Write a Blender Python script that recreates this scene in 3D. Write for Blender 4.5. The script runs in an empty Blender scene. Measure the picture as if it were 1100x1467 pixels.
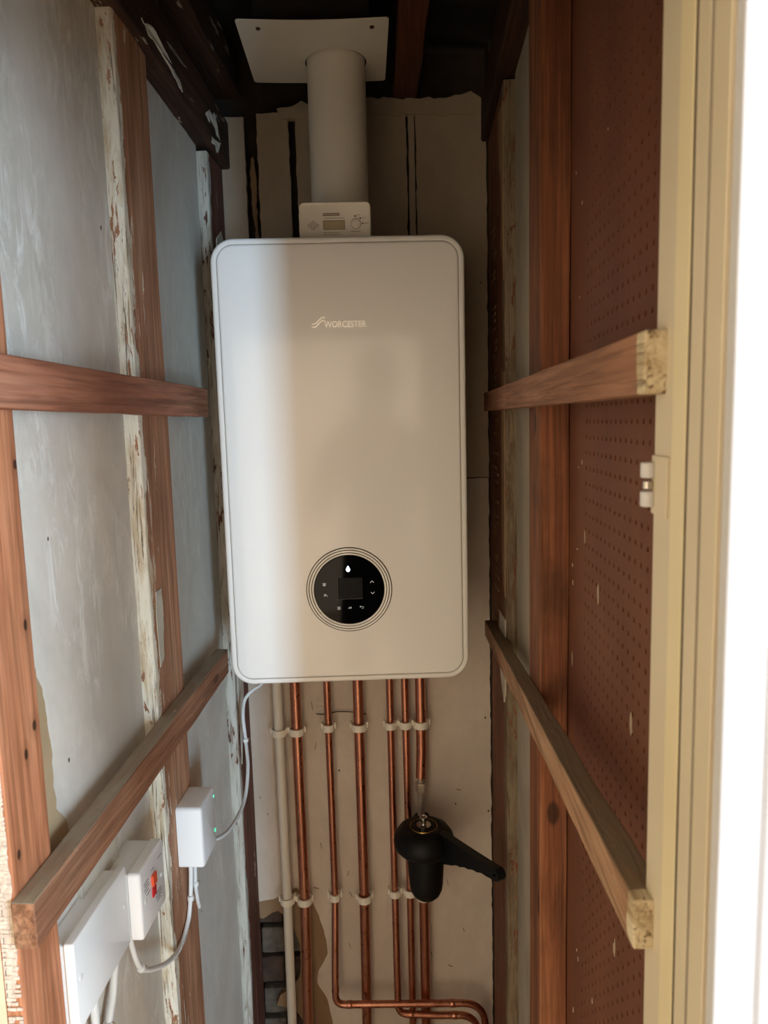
import bpy, bmesh, math, random
from mathutils import Vector, Matrix, noise as mnoise
random.seed(7)
PI = math.pi
C = bpy.context.scene.collection
scene = bpy.context.scene

def S(r, g, b):
    f = lambda c: (c/12.92 if c <= 0.04045 else ((c+0.055)/1.055)**2.4)
    return (f(r/255), f(g/255), f(b/255), 1.0)

# ------------------------------------------------------------------ camera
# Axes: the side walls of the cupboard run along Y, Z is up.  Origin = centre of the boiler's front.
CAM = Vector((0.125688, -1.175691, 0.071887))
YAW, PITCH, ROLL, FPX = -0.0537099, -0.1239073, 0.0261650, 1040.476
BA = 0.0767631                                   # the back wall and boiler stand 4.4 degrees out of square
cy, sy, cp, sp = math.cos(YAW), math.sin(YAW), math.cos(PITCH), math.sin(PITCH)
fwd = Vector((sy*cp, cy*cp, sp)); rgt = Vector((cy, -sy, 0)); dwn = fwd.cross(rgt)
cr, sr = math.cos(ROLL), math.sin(ROLL)
r2 = rgt*cr + dwn*sr; d2 = -rgt*sr + dwn*cr
cam_d = bpy.data.cameras.new('camera'); cam = bpy.data.objects.new('camera', cam_d); C.objects.link(cam)
cam.matrix_world = Matrix((( r2.x, -d2.x, -fwd.x, CAM.x), (r2.y, -d2.y, -fwd.y, CAM.y), (r2.z, -d2.z, -fwd.z, CAM.z), (0, 0, 0, 1)))
cam_d.sensor_fit = 'VERTICAL'; cam_d.sensor_height = 36.0; cam_d.lens = FPX*36.0/1467.0
cam_d.clip_start = 0.02
cam_d.dof.use_dof = True; cam_d.dof.focus_distance = 1.15; cam_d.dof.aperture_fstop = 11.0
scene.camera = cam

# ------------------------------------------------------------------ world, lights, exposure
w = bpy.data.worlds.new('world'); scene.world = w; w.use_nodes = True
w.node_tree.nodes['Background'].inputs[0].default_value = (1.0, 0.79, 0.585, 1)
w.node_tree.nodes['Background'].inputs[1].default_value = 3.1

def area(name, loc, target, sx, sz, col, watts):
    l = bpy.data.lights.new(name, 'AREA'); l.shape = 'RECTANGLE'; l.size = sx; l.size_y = sz
    l.color = col; l.energy = watts
    o = bpy.data.objects.new(name, l); C.objects.link(o); o.location = loc
    o.rotation_euler = (Vector(target)-Vector(loc)).to_track_quat('-Z', 'Y').to_euler()
    return o
# tall narrow window across the room, seen past the right-hand jamb
area('window_light', (1.64, -4.05, -0.65), (-0.2, -0.2, -0.35), 0.22, 1.7, (0.50, 0.76, 1.0), 140)
# broad window in the right-hand wall of the room; the jamb keeps it off the boiler and the back wall
area('window_light', (3.05, -3.00, -0.25), (-0.25, -0.50, -0.30), 1.1, 1.8, (0.58, 0.80, 1.0), 260)
# low sun from the right falls across the room's floor and bounces up into the cupboard
sl = bpy.data.lights.new('sun', 'SUN'); sl.energy = 8.0; sl.angle = math.radians(1.5); sl.color = (1.0, 0.86, 0.68)
so = bpy.data.objects.new('sun', sl); C.objects.link(so)
so.rotation_euler = Vector((-1.0, 0.30, -0.72)).to_track_quat('-Z', 'Y').to_euler()

scene.view_settings.view_transform = 'Standard'; scene.view_settings.look = 'None'
scene.view_settings.gamma = 1.0; scene.view_settings.use_curve_mapping = False
scene.view_settings.exposure = 0.0
scene.cycles.max_bounces = 8; scene.cycles.diffuse_bounces = 5

# ------------------------------------------------------------------ object helpers
BASE = {}; FRAME = {}
RB = Matrix.Rotation(BA, 4, 'Z')
def bm_new(): return bmesh.new()
def mesh_from(name, bm, mats, smooth):
    me = bpy.data.meshes.new(name)
    bmesh.ops.recalc_face_normals(bm, faces=bm.faces[:])
    bm.to_mesh(me); bm.free()
    for m in (mats if isinstance(mats, (list, tuple)) else [mats]): me.materials.append(m)
    if smooth:
        for p in me.polygons: p.use_smooth = True
    return me
def place(o, base, frame):
    base = Vector(base)
    if frame == 'B':
        o.location = RB @ base; o.rotation_euler = (0, 0, BA)
    else: o.location = base
    BASE[o.name] = base; FRAME[o.name] = frame
def tag(o, label=None, cat=None, group=None, kind=None):
    if label: o['label'] = label
    if cat: o['category'] = cat
    if group: o['group'] = group
    if kind: o['kind'] = kind
    return o
def thing(name, label, cat, base, frame='W', group=None):
    o = bpy.data.objects.new(name, None); C.objects.link(o); o.empty_display_size = 0.02
    place(o, base, frame); return tag(o, label, cat, group)
def part(parent, name, bm, mat, smooth=False, bevel=0, label=None, seg=2):
    b = BASE[parent.name]
    bmesh.ops.translate(bm, verts=bm.verts[:], vec=-b)
    o = bpy.data.objects.new(name, mesh_from(name, bm, mat, smooth)); C.objects.link(o)
    o.parent = parent; BASE[o.name] = b; FRAME[o.name] = FRAME[parent.name]
    finish(o, bevel, smooth, seg)
    if label: o['label'] = label
    return o
def finish(o, bevel, smooth, seg=2):
    if bevel:
        m = o.modifiers.new('bevel', 'BEVEL'); m.width = bevel; m.segments = seg; m.limit_method = 'ANGLE'; m.angle_limit = math.radians(35)
        for p in o.data.polygons: p.use_smooth = True
        m.harden_normals = True
    elif smooth == 'auto':
        for p in o.data.polygons: p.use_smooth = True
        try: o.data.set_sharp_from_angle(angle=math.radians(40))
        except Exception: pass
def solo(name, bm, mat, label, cat, frame='W', group=None, smooth=False, bevel=0, kind=None):
    xs = [v.co.x for v in bm.verts]; ys = [v.co.y for v in bm.verts]; zs = [v.co.z for v in bm.verts]
    base = Vector(((min(xs)+max(xs))/2, (min(ys)+max(ys))/2, min(zs)))
    bmesh.ops.translate(bm, verts=bm.verts[:], vec=-base)
    o = bpy.data.objects.new(name, mesh_from(name, bm, mat, smooth)); C.objects.link(o)
    place(o, base, frame); finish(o, bevel, smooth)
    return tag(o, label, cat, group, kind)
def struct(name, bm, mat, frame='W', bevel=0, label=None, cat=None, smooth=False):
    return solo(name, bm, mat, label, cat, frame, None, smooth, bevel, 'structure')

def box(bm, x0, x1, y0, y1, z0, z1):
    v = [bm.verts.new((x, y, z)) for x in (x0, x1) for y in (y0, y1) for z in (z0, z1)]
    for f in ((0, 1, 3, 2), (4, 6, 7, 5), (0, 4, 5, 1), (2, 3, 7, 6), (0, 2, 6, 4), (1, 5, 7, 3)):
        bm.faces.new([v[i] for i in f])
    return bm
def B(*a): return box(bm_new(), *a)
def beam(P0, P1, u, v, hu, hv, seg=24, jit=0.0008, bm=None):
    """rough sawn timber from P0 to P1, half sizes hu along u and hv along v, edges slightly uneven"""
    bm = bm or bm_new(); P0, P1, u, v = Vector(P0), Vector(P1), Vector(u), Vector(v); rings = []
    sd = random.random()*50
    for i in range(seg+1):
        t = i/seg; c = P0.lerp(P1, t); ring = []
        for k, (a, b) in enumerate(((-1, -1), (1, -1), (1, 1), (-1, 1))):
            ja = jit*mnoise.noise(Vector((t*9+sd, k*7, 0))); jb = jit*mnoise.noise(Vector((t*9+sd, k*7, 9)))
            ring.append(bm.verts.new(c + u*(a*hu+ja) + v*(b*hv+jb)))
        rings.append(ring)
    for i in range(seg):
        for k in range(4):
            bm.faces.new((rings[i][k], rings[i][(k+1) % 4], rings[i+1][(k+1) % 4], rings[i+1][k]))
    bm.faces.new(rings[0]); bm.faces.new(rings[-1][::-1]); return bm
def catmull(pts, n=8):
    P = [Vector(p) for p in pts]; P = [P[0]*2-P[1]] + P + [P[-1]*2-P[-2]]; out = []
    for i in range(1, len(P)-2):
        for k in range(n):
            t = k/n; a, b, c, d = P[i-1], P[i], P[i+1], P[i+2]
            out.append(0.5*((2*b)+(c-a)*t+(2*a-5*b+4*c-d)*t*t+(3*b-a-3*c+d)*t**3))
    out.append(P[-2]); return out
def tube(bm, pts, r, seg=14, cap=True):
    pts = [Vector(p) for p in pts]; n = len(pts); rings = []
    rs = r if isinstance(r, (list, tuple)) else [r]*n
    t0 = (pts[1]-pts[0]).normalized(); nrm = t0.orthogonal().normalized()
    for i in range(n):
        t = (pts[min(i+1, n-1)]-pts[max(i-1, 0)]).normalized()
        nrm = (nrm - t*nrm.dot(t)).normalized(); bn = t.cross(nrm)
        rings.append([bm.verts.new(pts[i] + (nrm*math.cos(2*PI*k/seg)+bn*math.sin(2*PI*k/seg))*rs[i]) for k in range(seg)])
    for i in range(n-1):
        for k in range(seg):
            bm.faces.new((rings[i][k], rings[i][(k+1) % seg], rings[i+1][(k+1) % seg], rings[i+1][k]))
    if cap: bm.faces.new(rings[0][::-1]); bm.faces.new(rings[-1])
    return bm
def T(pts, r, seg=14): return tube(bm_new(), pts, r, seg)
def bend(pts, rad, n=8):
    """polyline with rounded corners"""
    P = [Vector(p) for p in pts]; out = [P[0]]
    for i in range(1, len(P)-1):
        a = (P[i-1]-P[i]); b = (P[i+1]-P[i]); rr = min(rad, a.length*0.49, b.length*0.49)
        a = P[i]+a.normalized()*rr; b = P[i]+b.normalized()*rr
        for k in range(n+1):
            t = k/n; out.append(a.lerp(P[i], t).lerp(P[i].lerp(b, t), t))
    out.append(P[-1]); return out
def lathe(bm, prof, c, axis='Z', seg=40):
    """prof = [(radius, height)] around the given axis through c; axis Y points height to -Y"""
    c = Vector(c); rings = []
    for r, h in prof:
        ring = []
        for k in range(seg):
            a = 2*PI*k/seg; x, y = math.cos(a)*r, math.sin(a)*r
            if axis == 'Z': p = Vector((x, y, h))
            elif axis == 'Y': p = Vector((x, -h, y))
            else: p = Vector((h, x, y))
            ring.append(bm.verts.new(c+p))
        rings.append(ring)
    for i in range(len(rings)-1):
        for k in range(seg):
            bm.faces.new((rings[i][k], rings[i][(k+1) % seg], rings[i+1][(k+1) % seg], rings[i+1][k]))
    if prof[0][0] > 1e-6: bm.faces.new(rings[0][::-1])
    if prof[-1][0] > 1e-6: bm.faces.new(rings[-1])
    return bm
def LZ(prof, c, seg=40): return lathe(bm_new(), prof, c, 'Z', seg)
def LY(prof, c, seg=40): return lathe(bm_new(), prof, c, 'Y', seg)
def LX(prof, c, seg=24): return lathe(bm_new(), prof, c, 'X', seg)
def rrect(w, h, r, n=10):
    out = []
    for cx, cz, a0 in ((w/2-r, h/2-r, 0), (-w/2+r, h/2-r, PI/2), (-w/2+r, -h/2+r, PI), (w/2-r, -h/2+r, 3*PI/2)):
        for k in range(n+1):
            a = a0 + PI/2*k/n; out.append((cx+r*math.cos(a), cz+r*math.sin(a)))
    return out
def loft(bm, loops, cap0=True, cap1=True):
    R = [[bm.verts.new(p) for p in L] for L in loops]; n = len(R[0])
    for i in range(len(R)-1):
        for k in range(n): bm.faces.new((R[i][k], R[i][(k+1) % n], R[i+1][(k+1) % n], R[i+1][k]))
    if cap0: bm.faces.new(R[0][::-1])
    if cap1: bm.faces.new(R[-1])
    return bm
def rounded_slab(bm, cx, cz, w, h, r, prof, n=10, cap0=True):
    """prof = [(inset, y)] from the back to the front"""
    loft(bm, [[(cx+x, y, cz+z) for x, z in rrect(w-2*i, h-2*i, max(r-i, 0.0005), n)] for i, y in prof], cap0); return bm
def poly(bm, pts, y0, y1, plane='XZ'):
    """extrude a (possibly concave) outline"""
    mk = (lambda a, b, c: (a, c, b)) if plane == 'XZ' else ((lambda a, b, c: (c, a, b)) if plane == 'YZ' else (lambda a, b, c: (a, b, c)))
    A = [bm.verts.new(mk(p[0], p[1], y0)) for p in pts]; D = [bm.verts.new(mk(p[0], p[1], y1)) for p in pts]; n = len(pts)
    for k in range(n): bm.faces.new((A[k], A[(k+1) % n], D[(k+1) % n], D[k]))
    f = [bm.faces.new(A[::-1]), bm.faces.new(D)]
    bm.normal_update()
    bmesh.ops.triangulate(bm, faces=f, ngon_method='EAR_CLIP'); return bm
def ragged(pts, step, amp, closed=True):
    out = []; n = len(pts); sd = random.random()*99
    for i in range(n if closed else n-1):
        a = Vector(pts[i]).to_2d(); b = Vector(pts[(i+1) % n]).to_2d(); L = (b-a).length; k = max(1, int(L/step)); nn = Vector((-(b-a).y, (b-a).x)).normalized()
        for j in range(k):
            q = a.lerp(b, j/k); e = mnoise.fractal(Vector((q.x*60+sd, q.y*60, sd)), 0.9, 2.0, 4)
            out.append(tuple(q + nn*amp*e) if 0 < j else tuple(q))
    return out
def strokes(bm, lines, wd, y, th=0.0004):
    """flat lettering strokes in the XZ plane, facing -Y"""
    for L in lines:
        for a, b in zip(L[:-1], L[1:]):
            a, b = Vector(a), Vector(b); d = (b-a)
            if d.length < 1e-7: continue
            d.normalize(); n = Vector((-d.y, d.x))*wd/2; a = a-d*wd*0.3; b = b+d*wd*0.3
            q = [a+n, b+n, b-n, a-n]
            A = [bm.verts.new((p.x, y-th, p.y)) for p in q]; D = [bm.verts.new((p.x, y, p.y)) for p in q]
            bm.faces.new(A)
            for k in range(4): bm.faces.new((A[k], D[k], D[(k+1) % 4], A[(k+1) % 4]))
    return bm
def TX(s, size, cx, cz, y, fn, width=None):
    """text turned into a thin mesh; fn maps (u, v, depth) to a point"""
    cu = bpy.data.curves.new('text', 'FONT'); cu.body = s; cu.size = size; cu.align_x = 'CENTER'; cu.align_y = 'CENTER'
    cu.offset = size*0.018; cu.extrude = 0.0; cu.resolution_u = 3
    o = bpy.data.objects.new('text', cu); me = bpy.data.meshes.new_from_object(o)
    bm = bm_new(); bm.from_mesh(me)
    xs = [v.co.x for v in bm.verts]; ys = [v.co.y for v in bm.verts]; mx, my = (min(xs)+max(xs))/2, (min(ys)+max(ys))/2
    k = (width/(max(xs)-min(xs))) if width else 1.0
    for f_ in bm.faces: f_.smooth = False
    for v in bm.verts: v.co = Vector(fn(cx+(v.co.x-mx)*k, cz+(v.co.y-my), y))
    back = (Vector(fn(0, 0, y+0.001))-Vector(fn(0, 0, y))).normalized()*(-0.0004 if abs(Vector(fn(0, 0, 1)).y) > 0.5 else 0.0004)
    r = bmesh.ops.extrude_face_region(bm, geom=bm.faces[:])
    for v in [g for g in r['geom'] if isinstance(g, bmesh.types.BMVert)]: v.co += back
    bpy.data.objects.remove(o); bpy.data.curves.remove(cu); bpy.data.meshes.remove(me)
    return bm

# ------------------------------------------------------------------ material helpers
class M:
    def __init__(s, name, rough=0.6, metal=0.0, spec=0.5):
        s.m = bpy.data.materials.new(name); s.m.use_nodes = True; s.t = s.m.node_tree
        s.p = s.t.nodes['Principled BSDF']; s.p.inputs['Roughness'].default_value = rough
        s.p.inputs['Metallic'].default_value = metal; s.p.inputs['Specular IOR Level'].default_value = spec
        s.pos = s.n('ShaderNodeNewGeometry').outputs['Position']
    def n(s, k, **kw):
        x = s.t.nodes.new(k)
        for a, b in kw.items(): setattr(x, a, b)
        return x
    def put(s, sock, v):
        if isinstance(v, bpy.types.NodeSocket): s.t.links.new(v, sock)
        else: sock.default_value = v
    def math(s, op, a, b=0.0, c=0.0, clamp=False):
        x = s.n('ShaderNodeMath', operation=op, use_clamp=clamp); s.put(x.inputs[0], a); s.put(x.inputs[1], b); s.put(x.inputs[2], c); return x.outputs[0]
    def scale(s, sc, off=(0, 0, 0), v=None):
        x = s.n('ShaderNodeMapping'); s.put(x.inputs[0], v or s.pos); x.inputs['Scale'].default_value = sc; x.inputs['Location'].default_value = off; return x.outputs[0]
    def noise(s, sc, detail=4, rough=0.55, dist=0.0, off=(0, 0, 0), k=1.0):
        x = s.n('ShaderNodeTexNoise'); s.put(x.inputs['Vector'], s.scale(sc, off)); x.inputs['Scale'].default_value = k
        x.inputs['Detail'].default_value = detail; x.inputs['Roughness'].default_value = rough; x.inputs['Distortion'].default_value = dist; return x.outputs['Fac']
    def ramp(s, f, stops):
        x = s.n('ShaderNodeValToRGB'); s.put(x.inputs[0], f); e = x.color_ramp.elements
        while len(e) < len(stops): e.new(0.5)
        for i, (p, c) in enumerate(stops): e[i].position = p; e[i].color = c if len(c) == 4 else (*c, 1)
        return x.outputs[0]
    def mr(s, f, a, b, c=0.0, d=1.0):
        x = s.n('ShaderNodeMapRange'); s.put(x.inputs[0], f)
        for i, v in enumerate((a, b, c, d)): x.inputs[i+1].default_value = v
        return x.outputs[0]
    def mix(s, f, a, b, mode='MIX'):
        x = s.n('ShaderNodeMix', data_type='RGBA', blend_type=mode); s.put(x.inputs[0], f); s.put(x.inputs[6], a); s.put(x.inputs[7], b); return x.outputs[2]
    def xyz(s):
        x = s.n('ShaderNodeSeparateXYZ'); s.put(x.inputs[0], s.pos); return x.outputs
    def bump(s, h, strength=0.3, dist=0.002):
        x = s.n('ShaderNodeBump'); s.put(x.inputs['Height'], h); x.inputs['Strength'].default_value = strength; x.inputs['Distance'].default_value = dist
        s.put(s.p.inputs['Normal'], x.outputs[0])
    def col(s, c): s.put(s.p.inputs['Base Color'], c); return s
    def ragmask(s, axis, lo, hi, amp, sc=(45, 45, 12), off=0.0):
        """1 where the coordinate lies in lo..hi, with torn edges"""
        n = s.noise(sc, 8, 0.65, 0.3, (off, off, off)); c = s.xyz()['XYZ'.index(axis)]
        v = s.math('ADD', c, s.math('MULTIPLY', s.math('SUBTRACT', n, 0.5), amp))
        return s.math('MULTIPLY', s.math('GREATER_THAN', v, lo), s.math('LESS_THAN', v, hi))

def plain(name, col, rough=0.5, metal=0.0, spec=0.5, var=0.06, bump=0.0, sc=30, coat=0):
    m = M(name, rough, metal, spec); n = m.noise((sc, sc, sc), 4)
    m.col(m.mix(m.mr(n, 0.3, 0.7, 0, 1), tuple(c*(1-var) for c in col[:3])+(1,), tuple(min(1, c*(1+var)) for c in col[:3])+(1,)))
    if bump: m.bump(n, bump)
    if coat: m.p.inputs['Coat Weight'].default_value = coat; m.p.inputs['Coat Roughness'].default_value = 0.08
    return m.m
def emit(name, col, k):
    m = M(name, 0.3); m.p.inputs['Base Color'].default_value = col; m.p.inputs['Emission Color'].default_value = col; m.p.inputs['Emission Strength'].default_value = k; return m.m

def wood(name, cols, axis='Z', paint=(), patch=None, off=0.0, rough=0.72, paintcol=(S(232, 226, 210), S(196, 176, 144)), knots=0.5, dust=None, dark=None, spots=()):
    m = M(name, rough, 0, 0.3); k = 'XYZ'.index(axis)
    def st(a, b):
        v = [a, a, a]; v[k] = b; return tuple(v)
    o3 = (off, off*1.7, off*0.3)
    g1 = m.noise(st(22, 2.2), 5, 0.6, 0.8, o3)
    g2 = m.noise(st(170, 5), 3, 0.6, 0.4, o3)
    g3 = m.noise((9, 9, 9), 3, 0.5, 0, o3)
    c = m.ramp(m.math('ADD', m.math('MULTIPLY', g1, 0.75), m.math('MULTIPLY', g3, 0.25)), [(0.32, cols[0]), (0.5, cols[1]), (0.68, cols[2])])
    # growth rings
    wv = m.n('ShaderNodeTexWave', wave_type='BANDS', bands_direction='X' if axis != 'X' else 'Y'); m.put(wv.inputs['Vector'], m.scale(st(1, 0.07), o3))
    wv.inputs['Scale'].default_value = 38; wv.inputs['Distortion'].default_value = 9; wv.inputs['Detail'].default_value = 3; wv.inputs['Detail Scale'].default_value = 1.4
    c = m.mix(m.mr(wv.outputs['Fac'], 0.55, 1.0, 0, 0.28), c, tuple(x*0.55 for x in cols[0][:3])+(1,))
    c = m.mix(m.mr(g2, 0.38, 0.60, 0.55, 0), c, tuple(x*0.5 for x in cols[0][:3])+(1,))
    if knots:
        vo = m.n('ShaderNodeTexVoronoi', feature='F1'); m.put(vo.inputs['Vector'], m.scale(st(11, 5.5), o3)); vo.inputs['Scale'].default_value = 1.0
        kk = m.math('ADD', vo.outputs['Distance'], m.math('MULTIPLY', g2, 0.05))
        c = m.mix(m.mr(kk, 0.09, 0.13, knots, 0), c, (0.02, 0.009, 0.004, 1))
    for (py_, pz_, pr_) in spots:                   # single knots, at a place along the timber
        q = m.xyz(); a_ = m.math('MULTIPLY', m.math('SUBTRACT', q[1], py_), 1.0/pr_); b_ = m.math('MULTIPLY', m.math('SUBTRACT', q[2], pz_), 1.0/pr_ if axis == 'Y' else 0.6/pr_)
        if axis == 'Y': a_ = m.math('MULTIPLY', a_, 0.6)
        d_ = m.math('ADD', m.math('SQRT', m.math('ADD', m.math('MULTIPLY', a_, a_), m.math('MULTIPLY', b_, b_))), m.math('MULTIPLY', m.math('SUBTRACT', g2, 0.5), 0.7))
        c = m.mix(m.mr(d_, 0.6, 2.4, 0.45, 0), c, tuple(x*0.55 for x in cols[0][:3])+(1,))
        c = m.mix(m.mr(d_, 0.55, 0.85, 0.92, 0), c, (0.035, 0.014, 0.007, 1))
    if dark:                                        # greasy staining with a shape of its own
        c = m.mix(m.mr(m.noise((14, 14, 6), 5, 0.6, 0.4, (off+3,)*3), 0.48, 0.66, 0, dark), c, S(48, 30, 20))
    if dust:                                        # dust lying on upward faces
        ge = m.n('ShaderNodeNewGeometry'); sx = m.n('ShaderNodeSeparateXYZ'); m.put(sx.inputs[0], ge.outputs['Normal'])
        f = m.math('MULTIPLY', m.mr(sx.outputs[2], 0.6, 0.9), m.mr(m.noise((60, 18, 60), 5), 0.35, 0.6, 0.65, 1.0))
        c = m.mix(f, c, dust)
    h = m.math('ADD', m.math('MULTIPLY', g2, 0.6), m.math('MULTIPLY', wv.outputs['Fac'], 0.25))
    mask = None
    for (ax, lo, hi, amp) in paint:
        q = m.ragmask(ax, lo, hi, amp, st(60, 14), off); mask = q if mask is None else m.math('MAXIMUM', mask, q)
    if mask is not None:                            # flakes missing from the paint
        mask = m.math('MULTIPLY', mask, m.math('GREATER_THAN', m.noise(st(75, 17), 8, 0.7, 0.5, (off+5,)*3), 0.40))
    if patch is not None:
        thr, sc = patch[0], patch[1]; q = m.math('GREATER_THAN', m.noise(sc, 9, 0.68, 0.5, (off+9,)*3), thr)
        if len(patch) > 2: q = m.math('MULTIPLY', q, m.ragmask(patch[2], patch[3], patch[4], 0.05, (20, 20, 20), off))
        mask = q if mask is None else m.math('MAXIMUM', mask, q)
    if mask is not None:
        pc = m.mix(m.mr(m.noise(st(60, 9), 7, 0.7, 0.6, (off,)*3), 0.46, 0.66), paintcol[0], paintcol[1])
        ck = m.noise(st(210, 7), 6, 0.7, 1.2, (off+1,)*3)
        pc = m.mix(m.mr(ck, 0.385, 0.43, 0.85, 0), pc, S(92, 66, 42)); h = m.math('ADD', h, m.mr(ck, 0.36, 0.44, -0.8, 0))
        c = m.mix(mask, c, pc); h = m.math('ADD', h, m.math('MULTIPLY', mask, 1.4))
    m.col(c); m.bump(h, 0.55, 0.0015); return m.m

def plaster(name, c0, c1, c2, streak=0.6, off=0.0, stain=None, bump=0.35):
    m = M(name, 0.8, 0, 0.25)
    n1 = m.noise((5, 5, 3.2), 6, 0.6, 0.6, (off,)*3); n2 = m.noise((38, 38, 26), 6, 0.65, 0.2, (off,)*3)
    c = m.mix(m.mr(n1, 0.40, 0.60), c0, c1)
    st = m.math('MULTIPLY', m.mr(m.noise((42, 42, 12), 9, 0.75, 1.0, (off+2,)*3), 0.49, 0.62), m.mr(m.noise((8, 8, 3.5), 4, 0.55, 0.4, (off+8,)*3), 0.46, 0.60))
    c = m.mix(m.math('MULTIPLY', st, streak), c, c2)
    c = m.mix(m.mr(n2, 0.3, 0.7, 0.16, 0), c, tuple(x*0.55 for x in c0[:3])+(1,))
    sp = m.n('ShaderNodeTexVoronoi', feature='F1'); m.put(sp.inputs['Vector'], m.scale((24, 24, 15), (off,)*3)); sp.inputs['Scale'].default_value = 1
    c = m.mix(m.math('MULTIPLY', m.math('LESS_THAN', sp.outputs['Distance'], 0.045), m.math('GREATER_THAN', n1, 0.53)), c, S(70, 62, 52))
    if stain:
        for (ax, lo, hi, amp, col, k) in stain:
            c = m.mix(m.math('MULTIPLY', m.ragmask(ax, lo, hi, amp, (16, 16, 9), off), k), c, col)
    m.col(c); m.bump(m.math('ADD', m.math('MULTIPLY', n2, 0.6), st), bump, 0.002); return m.m

# ------------------------------------------------------------------ materials
OR = (S(160, 98, 64), S(192, 128, 92), S(208, 150, 114))
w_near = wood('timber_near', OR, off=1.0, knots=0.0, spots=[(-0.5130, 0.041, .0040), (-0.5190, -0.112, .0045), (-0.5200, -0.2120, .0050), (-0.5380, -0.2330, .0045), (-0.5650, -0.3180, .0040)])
w_mid = wood('timber_mid', (S(146, 102, 72), S(182, 130, 98), S(200, 158, 126)), off=4.0, paint=[('Y', -0.30, -0.193, 0.050)], patch=(0.60, (75, 75, 9), 'Y', -0.21, -0.155))
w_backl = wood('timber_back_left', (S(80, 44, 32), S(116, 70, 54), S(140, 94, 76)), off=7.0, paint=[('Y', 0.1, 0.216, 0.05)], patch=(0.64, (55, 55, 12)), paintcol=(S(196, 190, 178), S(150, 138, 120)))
w_batl = wood('timber_batten_left', (S(130, 80, 58), S(164, 106, 80), S(182, 130, 104)), axis='Y', off=2.0, knots=0.7)
w_batl2 = wood('timber_batten_left_low', (S(116, 72, 50), S(156, 108, 80), S(180, 138, 110)), axis='Y', off=5.0, patch=(0.66, (70, 16, 70)), dust=S(158, 148, 134), knots=0.5)
w_batr = wood('timber_batten_right', (S(132, 88, 66), S(160, 114, 88), S(172, 128, 102)), axis='Y', off=12.0, paint=[('Y', -0.79, -0.756, 0.012)], paintcol=(S(205, 190, 160), S(150, 125, 90)), knots=0.3)
w_batr2 = wood('timber_batten_right_low', (S(138, 98, 70), S(168, 128, 98), S(188, 152, 122)), axis='Y', off=15.0, patch=(0.68, (70, 16, 70)), paint=[('Y', -0.79, -0.756, 0.012)], paintcol=(S(205, 190, 160), S(150, 125, 90)), dust=S(128, 110, 88))
w_stud_r = wood('timber_stud_right', (S(112, 66, 42), S(144, 88, 58), S(164, 110, 78)), off=20.0, knots=0.8, dark=0.5)
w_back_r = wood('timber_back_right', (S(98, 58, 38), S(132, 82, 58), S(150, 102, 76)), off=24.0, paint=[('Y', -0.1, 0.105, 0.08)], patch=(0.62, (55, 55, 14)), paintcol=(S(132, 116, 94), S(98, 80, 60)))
w_dark = wood('timber_roof_dark', (S(46, 28, 20), S(66, 40, 28), S(84, 54, 38)), axis='Y', off=30.0)
w_dark_p = wood('timber_roof_peeling', (S(52, 34, 26), S(74, 50, 38), S(92, 66, 50)), axis='Y', off=33.0, patch=(0.60, (34, 7, 34)), paintcol=(S(176, 168, 150), S(120, 108, 90)))
w_joist = wood('timber_joist', (S(74, 42, 28), S(94, 54, 38), S(110, 68, 48)), axis='Y', off=36.0)
m_black = plain('soot_black', S(26, 20, 18), 0.9, var=0.3, bump=0.3)
m_soil = plain('masonry_dark', S(52, 42, 36), 0.95, var=0.4, bump=0.6)
m_brick = plain('brick_old', S(78, 62, 52), 0.95, var=0.35, bump=0.8, sc=50)
m_brick2 = plain('brick_grey', S(100, 92, 82), 0.95, var=0.35, bump=0.8, sc=50)
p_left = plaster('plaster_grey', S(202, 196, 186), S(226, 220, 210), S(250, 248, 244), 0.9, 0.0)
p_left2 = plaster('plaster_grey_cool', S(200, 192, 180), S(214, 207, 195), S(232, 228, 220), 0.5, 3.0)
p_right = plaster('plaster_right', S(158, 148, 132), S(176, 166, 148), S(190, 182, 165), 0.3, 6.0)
p_back = plaster('wall_paint_beige', S(206, 192, 176), S(218, 204, 188), S(226, 214, 198), 0.15, 9.0, stain=None, bump=0.15)
p_back_shaded = plaster('wall_paint_beige_shaded', S(180, 163, 142), S(192, 176, 154), S(204, 188, 166), 0.15, 12.0, bump=0.15)  # the wall's beige again, with the shade of its upper part painted in
p_torn = plaster('torn_lining', S(140, 112, 84), S(158, 130, 100), S(170, 146, 116), 0.25, 14.0)
m_ochre = plaster('torn_backing_ochre', S(170, 145, 112), S(186, 164, 132), S(204, 192, 168), 0.4, 16.0, bump=0.8)
m_paper = plaster('peeling_paint', S(196, 188, 170), S(210, 204, 190), S(222, 218, 208), 0.4, 18.0, bump=0.6)
p_lath = plain('lath_plaster', S(206, 186, 172), 0.9, var=0.2, bump=0.5, sc=160)
m_cream = plain('old_cream_paint', S(222, 206, 168), 0.38, var=0.03, bump=0.08, sc=14)
m_beige = plain('old_beige_paint', S(206, 192, 166), 0.42, var=0.03, bump=0.08, sc=14)
m_crack = plain('crack_dark', S(60, 44, 28), 0.9)
m_white = plain('white_gloss_paint', S(196, 194, 196), 0.35, var=0.01, bump=0.05, sc=12)
m_room = plain('room_wall', S(196, 182, 160), 0.9, var=0.02)
m_floor = plain('pale_floor', S(176, 158, 134), 0.7, var=0.05)
m_plastic = plain('white_plastic', S(238, 238, 238), 0.35, var=0.01)
m_plastic2 = plain('cream_plastic', S(226, 220, 206), 0.45, var=0.03)
m_flue = plain('flue_white', S(222, 216, 204), 0.45, var=0.02)
m_plate = plain('plate_white', S(214, 208, 198), 0.5, var=0.02)
m_clip = plain('clip_plastic', S(236, 228, 212), 0.5, var=0.03)
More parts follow.
